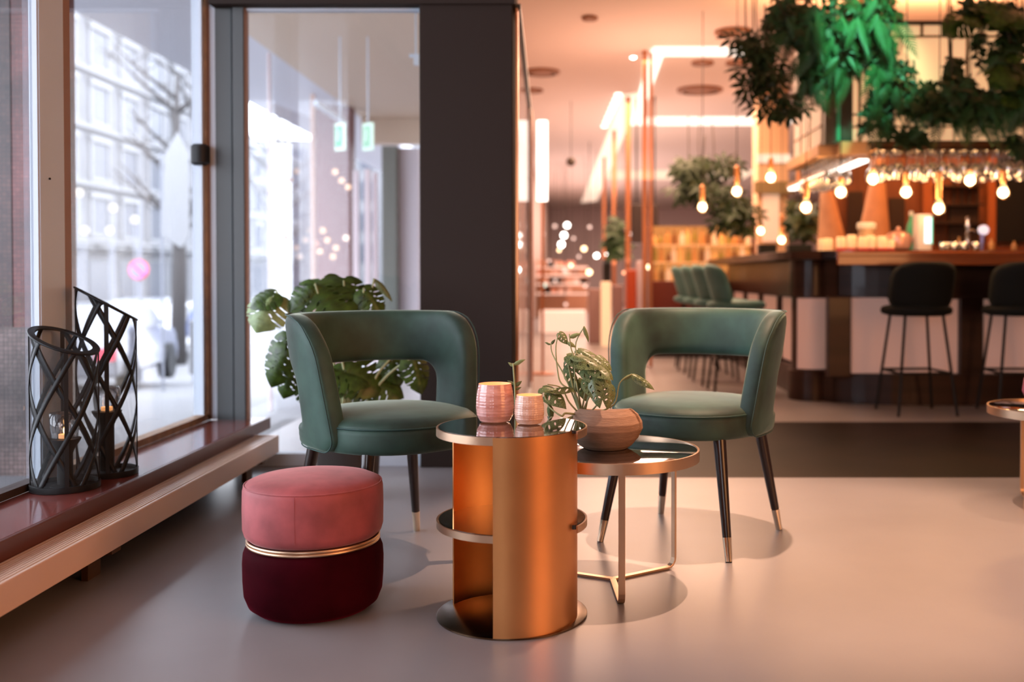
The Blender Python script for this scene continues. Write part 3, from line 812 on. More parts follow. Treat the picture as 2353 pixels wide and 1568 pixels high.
    obj('flame', MB().ball((0,0,cup+.026), .0048, 10, 8, (1,1,2.3)), flame, t, smooth='all')
lantern('shorter black lattice lantern with slanted rim, nearer the camera on the sill', (-1.693, 3.285, ZS+.001), .103, .445, .532, R(165), .165, R(-60))
lantern('taller black lattice lantern behind the shorter one on the sill', (-1.662, 3.515, ZS+.001), .098, .545, .662, R(206), .225, R(-64))

# ------------------------------------------------------------------ bar
barwood = mat('bar_wood', (.032,.012,.007), .34, spec=.35, coat=.12, var=.4, vscale=3, stretch=(.3,.3,4))
barred = mat('bar_top_wood', (.32,.075,.018), .2, coat=.6, var=.35, vscale=3, stretch=(.4,3,3))
bardark = mat('bar_dark', (.020,.010,.007), .4)
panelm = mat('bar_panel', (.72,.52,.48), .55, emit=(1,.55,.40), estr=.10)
def rounded(pts, r, n=8):
    out = []
    for i, p_ in enumerate(pts):
        a = Vector(pts[i-1]); b = Vector(p_); c = Vector(pts[(i+1) % len(pts)]); rr = r[i]
        if rr == 0: out.append((b.x, b.y)); continue
        d1 = (a-b).normalized(); d2 = (c-b).normalized(); p0 = b+d1*rr; p1 = b+d2*rr
        for k in range(n+1): t = k/n; q = p0.lerp(b, t).lerp(b.lerp(p1, t), t); out.append((q.x, q.y))
    return out
bar = thing('bar', 'dark wooden bar counter with rounded corner and pale lit panels', 'bar', (3.5, 8, 0))
CB = [(5.6,6.86),(1.88,6.86),(1.47,7.35),(1.47,11.2),(1.95,11.2),(1.95,7.75),(5.6,7.75)]
obj('counter_top', MB().prism(rounded(CB, [0,.5,.4,0,0,.2,0]), 1.045, 1.105), barwood, bar, bevel=.008, world=True)
obj('counter_nosing', MB().box((1.795,6.845,1.0), (5.6,6.875,1.098)).box((1.795,6.838,1.06),(5.6,6.85,1.092)), barred, bar, bevel=.006, world=True, label='reddish lit wooden nosing')
BB = [(5.6,7.12),(2.05,7.12),(1.70,7.50),(1.70,11.1),(1.9,11.1),(1.9,7.7),(5.6,7.7)]
obj('upper_fascia', MB().prism(rounded(BB, [0,.4,.3,0,0,.1,0]), .76, 1.045), barwood, bar, bevel=.006, world=True)
KB = [(5.6,7.17),(2.05,7.17),(1.75,7.52),(1.75,11.1),(1.9,11.1),(1.9,7.7),(5.6,7.7)]
obj('body', MB().prism(rounded(KB, [0,.4,.3,0,0,.1,0]), .13, .76), bardark, bar, world=True)
obj('kick_base', MB().prism(rounded([(5.6,7.10),(2.05,7.10),(1.68,7.50),(1.68,11.1),(1.9,11.1),(1.9,7.7),(5.6,7.7)], [0,.4,.3,0,0,.1,0]), 0, .22), barwood, bar, bevel=.006, world=True)
def fx(px, Y): return (px-CX)*Y/FPX
for x0, x1 in ((fx(1957,7.15), fx(2202,7.15)), (fx(2262,7.15), fx(2262,7.15)+.77), (4.0, 4.8)):
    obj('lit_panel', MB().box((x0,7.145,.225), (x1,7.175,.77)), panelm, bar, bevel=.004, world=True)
for x in (fx(1928,7.12), fx(2232,7.12), fx(2262,7.12)+.86):
    obj('pilaster', MB().box((x-.085,7.105,.2), (x+.085,7.17,.78)), barwood, bar, bevel=.01, world=True)
# corner drum with panel
cx_, cy_ = fx(1866,7.45), 7.50
obj('corner_post', MB().lathe([(.165,0),(.165,.22),(.14,.225),(.14,.765),(.16,.77),(.16,1.045)], 40, (cx_,cy_,0)), barwood, bar, smooth=True, world=True)
obj('lit_panel', sheet(.235, .76, .152, cx_, cy_, R(-142), R(-48), .012, 20), panelm, bar, smooth=60, world=True)
for k in range(4):
    y = 8.0+.85*k
    obj('lit_panel', MB().box((1.725,y-.30,.24), (1.745,y+.34,.75)), panelm, bar, world=True)
    obj('pilaster', MB().box((1.70,y+.36,.2), (1.745,y+.47,.78)), barwood, bar, bevel=.006, world=True)
# inner working counter
obj('back_counter', MB().box((2.3,8.45,0), (5.6,8.9,1.17)), barred, bar, world=True)

# bar stools
stoolm = mat('stool_black', (.008,.009,.008), .8, spec=.2, sheen=.05, sheen_tint=(.4,.5,.45))
teal = mat('stool_teal', (.07,.18,.17), .6, sheen=.8, sheen_tint=(.4,.7,.65), var=.2)
def make_stool(label, loc, rz, m, group, sh=.70):
    t = thing('bar_stool', label, 'bar stool', loc, rz, group)
    obj('seat', MB().lathe([(.05,sh-.045),(.18,sh-.042),(.225,sh-.028),(.235,sh-.005),(.225,sh+.018),(.17,sh+.032),(.02,sh+.036)], 40), m, t, smooth='all')
    # back pad: curved, rounded outline. stool faces +y, back at -y
    vs = []; fs = []; nu, nv = 22, 12
    for side in (0, 1):
        for j in range(nv+1):
            for i in range(nu+1):
                u = -1+2*i/nu; v = -1+2*j/nv
                # squircle disc mapping
                k = max(abs(u), abs(v)); L = math.hypot(u, v) or 1; f = (abs(u)**4+abs(v)**4)**.25 or 1
                uu, vv = u*k/f, v*k/f
                x = uu*.225; z = sh+.155+vv*.165; rim_ = max(0, 1-k**6)**.5
                y = -.195-.05*(vv)+.20*(uu*uu)*.55 + (-1 if side else 1)*(.030*rim_)
                vs.append((x, y, z))
    W = nu+1; off = W*(nv+1)
    for j in range(nv):
        for i in range(nu):
            a = j*W+i; fs.append((a, a+1, a+W+1, a+W)); fs.append((off+a, off+a+W, off+a+W+1, off+a+1))
    mm = MB().add(vs, fs); o = obj('backrest', mm, m, t, smooth='all')
    bm = bmesh.new(); bm.from_mesh(o.data); bmesh.ops.remove_doubles(bm, verts=bm.verts, dist=.0005); bmesh.ops.recalc_face_normals(bm, faces=bm.faces); bm.to_mesh(o.data); bm.free()
    for sx in (-1, 1):
        for sy in (-1, 1):
            obj('leg', MB().tube([(.13*sx,.13*sy,sh-.04), (.20*sx,.20*sy,0)], .0105, 8), blackm, t, smooth=True)
    z = .28; q = .13+(.07)*(sh-.04-z)/(sh-.04)
    obj('footrest', MB().tube([(q,q,z),(-q,q,z),(-q,-q,z),(q,-q,z)], .009, 8, closed=True), blackm, t, smooth=True)
    return t
s1 = make_stool('black bar stool with rounded back, left of the two before the bar front', (2.30,6.74,0), R(4), stoolm, 'black stools at the bar front')
dup(s1, loc=(2.99,6.74,0), rz=R(-3), label='black bar stool before the bar front, cut off by the right edge')
s2 = make_stool('teal bar stool nearest in the row along the left bar side', (1.27,7.92,0), R(-90), teal, 'teal stools along the bar side', .70)
dup(s2, loc=(1.24,8.55,0), rz=R(-86), label='teal bar stool in the middle of the row along the bar side')
dup(s2, loc=(1.22,9.2,0), rz=R(-90), label='teal bar stool third in the row along the bar side')
dup(s2, loc=(1.20,9.9,0), rz=R(-92), label='teal bar stool farthest in the row along the bar side')

# ------------------------------------------------------------------ canopy over the bar
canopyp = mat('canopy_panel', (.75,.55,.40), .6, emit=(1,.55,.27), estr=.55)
canopys = mat('canopy_panel_side', (.62,.58,.52), .6)
frame = mat('canopy_frame', (.030,.022,.016), .35)
cx0 = fx(1893,7.3)
can = thing('canopy', 'box canopy over the bar with peach panels in a dark frame', 'canopy', (3.5, 7.6, 1.9))
zb = at(2100,325,7.3).z; zt = at(2100,50,7.3).z
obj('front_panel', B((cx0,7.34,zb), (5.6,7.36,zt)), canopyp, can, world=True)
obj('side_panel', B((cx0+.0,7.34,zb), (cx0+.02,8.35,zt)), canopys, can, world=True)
obj('corner_post', B((cx0,7.28,zb-.02), (fx(1958,7.28),7.40,zt)), mat('post_brown', (.055,.048,.038), .5), can, bevel=.004, world=True)
obj('post_strip', B((fx(1920,7.28),7.272,zb), (fx(1931,7.28),7.279,zt)), mat('green_strip', (.03,.28,.17), .4), can, world=True, label='green stripe down the corner post')
obj('top_rail', B((cx0,7.29,zt-.02), (5.6,7.33,zt+.005)), frame, can, world=True)
z2 = at(2100,82,7.3).z
obj('rail', B((cx0,7.31,z2-.008), (5.6,7.33,z2+.006)), mat('rail_tan', (.22,.12,.06), .4), can, world=True)
for px, y0, y1 in ((2117,50,82),(2222,82,325),(2420,82,325),(1975,82,325)):
    x = fx(px,7.3); obj('mullion', B((x-.008,7.31,at(px,y1,7.3).z), (x+.008,7.335,at(px,y0,7.3).z)), MATS['rail_tan'], can, world=True)
for py in (262, 290):
    z = at(2100,py,7.3).z; obj('rail', B((cx0+.2,7.325,z-.006), (5.6,7.34,z+.006)), MATS['rail_tan'], can, world=True)
for k in range(4):
    z = zb+(zt-zb)*(.15+.22*k); obj('rail', B((cx0-.008,7.4,z-.006), (cx0,8.35,z+.006)), MATS['rail_tan'], can, world=True)
for y in (7.75, 8.05, 8.34): obj('mullion', B((cx0-.008,y-.008,zb), (cx0,y+.008,zt)), MATS['rail_tan'], can, world=True)
obj('bottom_beam', MB().box((fx(1998,7.25),7.25,zb-.075), (5.6,7.42,zb)).box((fx(1998,7.2),7.24,zb-.03),(5.6,7.26,zb-.015)), mat('beam_wood', (.10,.035,.012), .35), can, bevel=.004, world=True)
obj('side_beam', MB().box((cx0-.02,7.40,zb-.09), (cx0+.25,8.5,zb-.01)), mat('beam_tan', (.55,.30,.15), .45), can, bevel=.004, world=True)
obj('corner_block', MB().box((cx0+.1,7.25,zb-.10), (fx(1998,7.25),7.45,zb-.005)), MATS['beam_tan'], can, bevel=.004, world=True)
# canopy hangs from ceiling rods
for x, y in ((cx0+.1,7.4),(3.4,7.4),(cx0+.1,8.3),(5,7.4)):
    obj('hanger_rod', MB().tube([(x,y,zt-.01),(x,y,H)], .008, 6), frame, can, world=True)
# glass racks
zr = zb-.085
rk = thing('glass_rack', 'hanging wire rack for stemware under the front beam of the canopy', 'rack', (2.9,7.4,zr))
for k in range(5):
    y = 7.13+.10*k; obj('rack_rail', MB().box((fx(2000,7.2),y-.018,zr-.006), (5.4,y-.012,zr+.0)).box((fx(2000,7.2),y+.012,zr-.006),(5.4,y+.018,zr)), brassshiny, rk, world=True)
obj('rack_beam', MB().box((fx(2000,7.2),7.1,zr), (fx(2000,7.2)+.02,7.6,zr+.01)).box((3.6,7.1,zr),(3.62,7.6,zr+.01)).box((2.8,7.25,zr),(2.82,7.5,zr+.012)), brassshiny, rk, world=True)
rk2 = thing('glass_rack', 'hanging wire rack for stemware under the left side beam of the canopy', 'rack', (1.95,7.9,zr))
for k in range(4):
    x = 1.86+.065*k; obj('rack_rail', MB().box((x-.018,7.45,zr-.02), (x-.012,8.4,zr-.014)).box((x+.012,7.45,zr-.02),(x+.018,8.4,zr-.014)), brassshiny, rk2, world=True)
obj('rack_beam', MB().box((1.80,7.46,zr-.016), (2.08,7.48,zr+.0)).box((1.80,8.3,zr-.016),(2.08,8.32,zr+.0)), brassshiny, rk2, world=True)
g0 = None
gprof = [(.001,0),(.033,-.001),(.034,-.003),(.006,-.008),(.004,-.02),(.0035,-.085),(.012,-.095),(.030,-.115),(.038,-.145),(.036,-.175),(.031,-.20)]
def glass(x, y, z, lab, grp, sc=1.0):
    global g0
    if g0 is None:
        g0 = single('wine_glass', MB().lathe(gprof, 16, cap=False), wineglass, lab, 'wine glass', (x,y,z), grp, smooth='all'); o = g0
    else: o = dup(g0, loc=(x,y,z), label=lab); o['group'] = grp
    o.scale = (sc,)*3
for i in range(17):
    for k in range(4):
        if (i*7+k*5) % 11 == 3: continue
        x = fx(2020,7.2)+.083*i+random.uniform(-.012,.012)
        rw = ('nearest','second','third','rearmost')[k]
        glass(x, 7.13+.10*k, zr-.002, 'wine glass hanging upside down in the %s row of the front rack' % rw, 'wine glasses in the %s row of the front rack' % rw, random.choice((.82,.95,1.0)))
for i in range(9):
    for k in range(3):
        glass(1.88+.082*k, 7.52+.095*i, zr-.016, 'wine glass hanging upside down in the %s file of the left side rack' % ('left','middle','right')[k], 'wine glasses in the %s file of the side rack' % ('left','middle','right')[k], .95)
# bright LED strip under the side beam
pts = [at(1992,362,7.35), at(1905,402,8.6), at(1812,438,11.3)]
a_, b_ = Vector((2.14,7.4,1.79)), Vector((2.14,9.9,1.79))
single('strip_light', MB().box((2.10,7.42,1.775), (2.17,9.9,1.795)), emis('led_white', (1,.86,.74), 3.2), 'bright white strip light running back beside the hanging glasses', 'strip light', (2.14,8.6,1.78), world=True)
for y in (7.6, 9.7): pass
single('light_truss', MB().box((2.09,7.40,1.795), (2.18,9.92,1.83)).box((2.12,7.5,1.83),(2.15,7.53,H)).box((2.12,9.6,1.83),(2.15,9.63,H)), MATS['beam_tan'], 'tan beam holding the white strip light beside the glass rack', 'beam', (2.14,8.6,1.8), world=True)
# small peach lamp at the side beam end
pl_ = at(1852,357,8.45)
single('block_light', MB().lathe([(.05,0),(.07,.02),(.07,.11),(.05,.12)], 20), emis('peach_block', (1,.62,.35), 1.3), 'small glowing peach lamp at the rear end of the canopy side', 'lamp', (pl_.x,pl_.y,pl_.z-.05), smooth=True)

# ------------------------------------------------------------------ pendant bulbs
ropem = mat('copper_socket', (.75,.34,.14), .35, .6)
def pendant(px, py, Y, label, sock=.13, cordtop=H, rr=.046):
    c = at(px, py, Y); t = thing('pendant_bulb', label, 'pendant light', c, 0, 'bare bulb pendants around the bar')
    obj('bulb', MB().lathe([(.001,-rr*1.05),(rr*.55,-rr*.9),(rr*.95,-rr*.35),(rr,0),(rr*.85,rr*.55),(rr*.45,rr*1.15),(rr*.36,rr*1.6)], 20, cap=False), clearglass('bulb_glass', (1,.9,.75), .08), t, smooth='all')
    obj('filament', MB().ball((0,0,0), rr*.72, 14, 10), bulbglow, t, smooth='all')
    obj('socket', MB().lathe([(.016,rr*1.4),(.021,rr*1.5),(.021,sock+rr),(.012,sock+rr+.01),(.003,sock+rr+.02)], 16), ropem, t, smooth=True)
    obj('cord', MB().tube([(0,0,sock+rr), (0,0,cordtop-c.z)], .0035, 6), blackm if cordtop > 2.5 else ropem, t)
    d = bpy.data.lights.new('bulb_light', 'POINT'); d.energy = 3.2; d.color = (1,.50,.20); d.shadow_soft_size = rr
    l = bpy.data.objects.new('bulb_light', d); COL.objects.link(l); l.location = c+Vector((0,-.06,-.02))
for px, py, Y, lab, sk in (
    (1614,476,8.6,'bare bulb pendant leftmost, hanging over the teal stools',.13),
    (1693,440,8.2,'bare bulb pendant second from the left, higher than the first',.15),
    (1771,408,7.9,'bare bulb pendant third from the left, before the pale pillar',.10),
    (1852,477,7.0,'bare bulb pendant hanging low in front of the left glass rack',.13),
    (1932,442,7.05,'bare bulb pendant just below the left rack of glasses',.05),
    (2006,412,7.0,'bare bulb pendant high at the corner of the glass racks',.02),
    (2082,442,7.0,'bare bulb pendant left of the white beer tap tower',.09),
    (2157,480,6.95,'lowest bare bulb pendant, right above the beer tap tower',.20),
    (2229,415,7.0,'bare bulb pendant high among the hanging glasses right of the tower',.02),
    (2305,443,6.95,'rightmost bare bulb pendant below the hanging glasses',.10)):
    pendant(px, py, Y, lab, sk)
pendant(1748,531,11.0,'far bare bulb pendant low before the pale pillar',.06)
pendant(1796,552,10.8,'far bare bulb pendant lowest, above the rear end of the bar',.22)

# ------------------------------------------------------------------ things on the bar
ZC = 1.105
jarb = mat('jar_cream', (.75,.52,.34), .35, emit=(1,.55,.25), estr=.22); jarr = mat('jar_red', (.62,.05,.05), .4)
lidw = mat('lid_white', (.7,.68,.6), .4)
j0 = None
for i, px in enumerate((1890,1904,1932,1958,1982,2003,2026,2046)):
    x = fx(px,7.15); z = ZC+.001; y = 7.15+.02*(i % 2); hh = (.085,.09,.10,.115,.10,.11,.105,.08)[i]
    t = thing('jar', ('cream storage jar with red foot in the row on the bar top' if i > 1 else 'cream storage jar without red foot at the left end of the row'), 'jar', (x,y,z), 0, 'cream jars on the bar' if i > 1 else 'plain cream jars on the bar')
    obj('body', MB().lathe([(.030,.018),(.034,.022),(.034,hh-.01),(.028,hh),(.001,hh+.002)], 18), jarb, t, smooth=True)
    if i > 1: obj('foot', MB().lathe([(.034,0),(.034,.020)], 18), jarr, t)
    else: obj('foot', MB().lathe([(.034,0),(.034,.020)], 18), jarb, t)
x = fx(1992,7.3)
t = thing('blender_jug', 'tan jug with a pale lid standing behind the cream jars', 'jug', (x,7.32,ZC+.001))
obj('body', MB().lathe([(.055,0),(.05,.05),(.048,.12),(.058,.15),(.062,.165)], 20), mat('tan_glass', (.55,.38,.24), .3), t, smooth=True)
obj('lid', MB().lathe([(.066,.165),(.07,.17),(.07,.205),(.062,.212)], 20), lidw, t, smooth=True)
x = fx(2064,7.3)
t = thing('kettle', 'round copper-pink kettle left of the tap tower on the bar', 'kettle', (x,7.3,ZC+.001))
kp = mat('kettle_pink', (.65,.36,.28), .25, .5)
obj('body', MB().lathe([(.05,0),(.085,.02),(.095,.07),(.085,.125),(.05,.145),(.02,.15)], 28), kp, t, smooth=True)
obj('knob', MB().ball((0,0,.165), .018), kp, t, smooth='all')
obj('spout', MB().tube([(.08,0,.07),(.12,0,.11),(.14,0,.14)], [.018,.013,.01], 8), kp, t, smooth=True)
x = fx(2093,7.45)
t = thing('bottle', 'green bottle with pale cap rising behind the tap tower', 'bottle', (x,7.45,ZC+.001))
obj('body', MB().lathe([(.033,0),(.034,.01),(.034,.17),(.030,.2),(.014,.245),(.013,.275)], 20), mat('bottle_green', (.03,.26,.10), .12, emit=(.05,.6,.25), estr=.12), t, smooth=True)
obj('cap', MB().lathe([(.016,.27),(.016,.3),(.012,.305)], 16), lidw, t, smooth=True)
x0, x1 = fx(2107,7.15), fx(2141,7.15)
t = thing('tap_tower', 'white beer tap tower with glowing green-white panel on the bar', 'tap tower', ((x0+x1)/2,7.2,ZC))
wv = (x1-x0)/2
obj('housing', MB().prism(rounded([(-wv,-.06),(wv,-.06),(wv,.06),(-wv,.06)], [.02]*4, 4), 0, .265), mat('tower_grey', (.55,.50,.50), .35), t, bevel=.006, smooth=30)
pn = MB(); pv = [(-.012+.042*(1-abs(2*k/12-1)**2.2)-.0, -.0615, .05+.19*k/12) for k in range(13)]
pn.box((-.005,-.067,.055),(wv-.004,-.0605,.24))
obj('lit_panel', pn, emis('tower_lit', (.80,1,.95), 1.5), t, bevel=.003)
obj('panel_edge', MB().box((wv-.010,-.0685,.05),(wv-.001,-.0605,.245)), emis('tower_green', (.1,.9,.45), .8), t, bevel=.002)
x = fx(2229,7.25)
t = thing('beer_tap', 'slim chrome beer tap column near the right on the bar', 'beer tap', (x,7.3,ZC))
chrome = mat('chrome', (.7,.66,.62), .15, 1)
obj('column', MB().lathe([(.022,0),(.018,.01),(.016,.12),(.020,.13),(.012,.14),(.014,.17),(.020,.19),(.013,.22),(.018,.245),(.006,.26)], 20), chrome, t, smooth=True)
obj('spout', MB().tube([(0,0,.15),(.03,-.01,.155),(.06,-.01,.14)], .009, 8), chrome, t, smooth=True)
x = fx(2257,7.15)
t = thing('beer_lever', 'beer lever with a round pale blue disc on a blue stem', 'beer lever', (x,7.15,ZC))
obj('stem', MB().tube([(-.006,0,0),(0,0,.12)], [.010,.013], 10), mat('blue_stem', (.16,.18,.55), .3), t, smooth=True)
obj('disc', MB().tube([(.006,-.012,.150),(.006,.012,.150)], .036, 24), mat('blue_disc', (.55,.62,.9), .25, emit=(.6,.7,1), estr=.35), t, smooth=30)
tg = None
for i, px in enumerate((2166,2178,2190,2201,2212,2222,2240)):
    lab = 'small tumbler in the cluster on the bar right of the tap tower'
    if tg is None: tg = single('tumbler', MB().lathe([(.018,0),(.022,.004),(.026,.06),(.024,.06),(.020,.006)], 16, cap=False), wineglass, lab, 'tumbler', (fx(px,7.1),7.1,ZC+.001), 'small tumblers on the bar', smooth='all')
    else: dup(tg, loc=(fx(px,7.1),7.08+.05*(i % 2),ZC+.001))
for i, (px, hh) in enumerate(((2203,.11),(2222,.10),(2278,.10),(2330,.08))):
    single('bottle', MB().lathe([(.02,0),(.022,.01),(.022,hh*.6),(.008,hh*.8),(.008,hh)], 14), mat('bottle_amber', (.5,.24,.08), .15), ('small amber bottle on the bar beside the chrome tap', 'small amber bottle on the bar under the rightmost tumblers', 'small amber bottle on the bar right of the blue disc', 'small amber bottle on the bar by the right edge')[i], 'bottle', (fx(px,7.4),7.4,ZC+.001), smooth=True)
b_ = at(1762,570,8.6)
single('till', MB().box((-.075,-.06,0),(.075,.06,.09)), blackm, 'small black till box on the rear side of the bar', 'till', (b_.x,8.6,ZC+.001), bevel=.006)
single('till', MB().box((-.09,-.06,0),(.09,.06,.06)), blackm, 'low black box on the bar corner before the pale pillar', 'till', (fx(1835,7.7),7.7,ZC+.001), bevel=.006)

# ------------------------------------------------------------------ back of the bar
backw = mat('back_wood', (.16,.055,.022), .5, var=.5, vscale=2, stretch=(3,3,.5))
struct('wall_bar', B((2.62,10.6,0), (7.1,10.75,H)), backw, label='dark red-brown panelled wall behind the bar')
darkp = mat('back_dark', (.022,.010,.006), .5)
def wall_piece(name, x0, y0, x1, y1, Y, m, label, cat, group=None, dep=.05):
    a = at(x0, y1, Y); b = at(x1, y0, Y)
    return single(name, B((a.x, Y, a.z), (b.x, Y+dep, b.z)), m, label, cat, ((a.x+b.x)/2, Y, a.z), group, world=True, bevel=.004)
wall_piece('dark_strip', 1950,440,1985,560,10.5,darkp,'narrow dark panel between the two tapered beams','recess')  # flat dark slab set in front of the wall
wall_piece('dark_panel', 2044,455,2080,562,10.52,darkp,'dark panel right of the tapered beams behind the bar','panel')
wall_piece('dark_panel', 2182,470,2250,560,10.52,darkp,'dark panel behind the lowest bulb','panel')  # flat dark slab, nothing is cut into the wall
wall_piece('dark_panel', 2292,360,2420,556,10.50,mat('black_panel', (.006,.006,.005), .4),'black panel behind the bar at the right edge','panel')
wall_piece('wood_pilaster', 2268,340,2290,834,10.48,mat('pil', (.32,.10,.03), .45),'orange-brown pilaster left of the black panel','pilaster')
wall_piece('wood_pilaster', 2120,400,2146,834,10.48,MATS['pil'],'brown pilaster behind the tap tower','pilaster')
for k, (x, yy) in enumerate(((2190,400),(2208,398),(2226,396),(2244,394))):
    wall_piece('batten', x,yy,x+6,470,10.52,darkp,'thin dark vertical batten on the bar back wall','batten','battens on the bar back wall',.03)
for k in range(3):
    a = at(2150,430+42*k,10.4); b = at(2262,430+42*k,10.4)
    single('shelf', B((a.x,10.42,a.z), (b.x,10.6,a.z+.02)), darkp, ('upper','middle','lower')[k]+' thin dark shelf on the bar back wall', 'shelf', ((a.x+b.x)/2,10.42,a.z), world=True)
tanb = mat('tapered_tan', (.52,.27,.14), .6, var=.15, vscale=6)
for (xa, xb, ya, xc, xd, yb, lab) in ((1888,1906,410,1878,1946,566,'left tapered tan column widening downward behind the bar'), (2003,2032,400,1968,2046,566,'right tapered tan column widening downward behind the bar')):
    p0 = at((xa+xb)/2, ya, 9.8); p1 = at((xc+xd)/2, yb, 9.8); r0 = (xb-xa)/2*9.8/FPX; r1 = (xd-xc)/2*9.8/FPX
    single('tapered_column', MB().tube([(p1.x,9.8,0),(p1.x,9.8,p1.z),(p0.x,9.8,p0.z),(p0.x,9.8,H)], [r1,r1,r0,r0], 24, cap=True), tanb, lab, 'column', (p1.x,9.8,0), smooth=30, world=True)
# pale pillar
a = fx(1740,12.0); b = fx(1812,12.0)
pm = mat('pillar_peach', (.72,.46,.28), .6)
pil = thing('pillar', 'pale peach square pillar with a light band behind the bulbs', 'pillar', (a,12,0))
obj('shaft', B((a,12,0),(b,12.35,H)), pm, pil, world=True, bevel=.01)
z = at(1770,365,12).z
obj('light_band', B((a-.01,11.97,z-.05),(b+.01,12.0,z+.05)), softstrip, pil, world=True)
z = at(1770,428,12).z
obj('collar', B((a-.05,11.92,z-.09),(b+.05,12.0,z+.05)), mat('olive_tan', (.26,.18,.08), .5), pil, world=True)
obj('pale_panel', B((a+.06,11.98,at(0,556,12).z),(b-.12,12.0,at(0,446,12).z)), mat('pale_panel', (.8,.62,.5), .5, emit=(1,.7,.5), estr=.25), pil, world=True)

# lit bottle cabinet left of the bar
cab = thing('bottle_cabinet', 'dark red cabinet with glowing orange shelves of bottles', 'cabinet', (1.45,11.5,0))
ax, bx = fx(1497,11.3), fx(1742,11.3)
zc = at(1600,650,11.3).z; zs0 = .93
obj('carcass', B((ax,11.3,0),(bx,11.9,zc+.02)), mat('cab_red', (.13,.022,.010), .4), cab, world=True, bevel=.01)
obj('plinth', B((ax,11.28,0),(bx,11.3,.12)), bardark, cab, world=True)
obj('back_panel', B((ax,11.85,zc),(bx,11.9,at(0,520,11.85).z)), emis('amber_panel', (1,.34,.08), .55), cab, world=True)
SHZ = [zc+.02, zc+.24, zc+.44]
for z in SHZ[1:]: obj('glass_shelf', B((ax,11.5,z-.015),(bx,11.85,z)), mat('shelf_lit', (.6,.3,.12), .4, emit=(1,.5,.2), estr=.4), cab, world=True)
for x in (ax, bx-.03): obj('side_panel', B((x,11.45,zc),(x+.03,11.9,at(0,520,11.85).z)), MATS['cab_red'], cab, world=True)
bcols = [('amber',(.55,.20,.05)),('clear',(.80,.50,.28)),('green',(.28,.17,.03)),('brown',(.20,.07,.02)),('gold',(.8,.36,.10))]
protos = {}
for si, z in enumerate(SHZ):
    for i in range(15):
        x = ax+.06+(bx-ax-.12)*i/14+random.uniform(-.01,.01); nm, cc = bcols[(i*3+si*2) % 5]
        lab = '%s bottle on the %s glowing shelf of the red cabinet' % (nm, ('bottom','middle','top')[si]); grp = lab.replace(' bottle', ' bottles')
        if nm not in protos:
            h_ = .17
            t = thing('bottle', lab, 'bottle', (x,11.6,z+.001), 0, grp)
            obj('body', MB().lathe([(.030,0),(.032,.008),(.032,h_*.58),(.012,h_*.75),(.011,h_)], 12), mat('btl_'+nm, cc, .15, emit=cc, estr=.45), t, smooth=True)
            obj('cap', MB().lathe([(.013,h_-.002),(.013,h_+.02)], 10), brass, t)
            protos[nm] = t
        else:
            t = dup(protos[nm], loc=(x,11.6+random.uniform(-.04,.06),z+.001), label=lab); t['group'] = grp; t.scale = (1,1,random.uniform(.6,1.25))
# dark speakers
for px0, px1, lab in ((1451,1476,'tall dark loudspeaker left of the copper screen post'), (1497,1513,'narrow dark loudspeaker right of the copper screen post')):
    a = at(px0,560,12.6); b = at(px1,470,12.6)
    t = thing('loudspeaker', lab, 'loudspeaker', ((a.x+b.x)/2,12.6,a.z))
    obj('cabinet', B((a.x,12.6,a.z),(b.x,12.8,b.z)), mat('spk', (.03,.018,.018), .6), t, world=True, bevel=.01)
    obj('bracket', B(((a.x+b.x)/2-.01,12.68,b.z),((a.x+b.x)/2+.01,12.72,H)), blackm, t, world=True)

# ------------------------------------------------------------------ copper-framed screen and ceiling lights of the hall
def post(px, Y, label, w_=.07, ytop=None, m=None, name='copper_post'):
    x = fx(px,Y); zt_ = H if ytop is None else at(px,ytop,Y).z
    return single(name, B((x-w_/2,Y-w_/2,0),(x+w_/2,Y+w_/2,zt_)), m or mat('copper_post', (.52,.20,.09), .35, .7), label, 'post', (x,Y,0), world=True, bevel=.004)
post(1481,10.1,'copper screen post, left one of the nearest pair',.045)
post(1495,10.1,'copper screen post, right one of the nearest pair',.035)
post(1443,12.6,'copper screen post second in the row going back',.06)
post(1411,15.5,'copper screen post third in the row going back',.06)
post(1388,19,'copper screen post farthest in the row going back',.06)
def cstrip(px0, px1, py, lab, m, Yd=.12):
    zc_ = H-.03; c = onz(px0, py, zc_); e = onz(px1, py, zc_)
    return single('ceiling_strip', B((c.x,c.y-Yd/2,zc_),(e.x,c.y+Yd/2,H-.002)), m, lab, 'strip light', ((c.x+e.x)/2,c.y,zc_), world=True)
cstrip(1500,1760,122,'nearest white strip light across the hall ceiling',striplight,.30)
cstrip(1440,1822,281,'second white strip light across the hall ceiling',striplight,.6)
cstrip(1395,1720,404,'third dimmer strip light across the hall ceiling',softstrip,1.8)
m = MB(); zc_ = H-.02
p0, p1 = onz(1528,118,zc_), onz(1495,118,zc_); p2, p3 = onz(1452,275,zc_), onz(1472,275,zc_)
m.add([p1, p0, p3, p2]+[Vector((q.x,q.y,H-.002)) for q in (p1,p0,p3,p2)], [(0,1,2,3),(4,5,6,7),(0,1,5,4),(1,2,6,5),(2,3,7,6),(3,0,4,7)])
single('ceiling_strip', m, striplight, 'short bright strip light running back from the first cross strip', 'strip light', p0, world=True)
m = MB()
q = [onz(1430,222,zc_), onz(1474,215,zc_), onz(1372,462,zc_), onz(1336,466,zc_)]
m.add(q+[Vector((v.x,v.y,H-.002)) for v in q], [(0,1,2,3),(4,5,6,7),(0,1,5,4),(1,2,6,5),(2,3,7,6),(3,0,4,7)])
single('ceiling_strip', m, mat('band_light', (.7,.6,.5), .5, emit=(1,.72,.55), estr=.75), 'long wide glowing band running back along the hall ceiling', 'strip light', q[0], world=True)
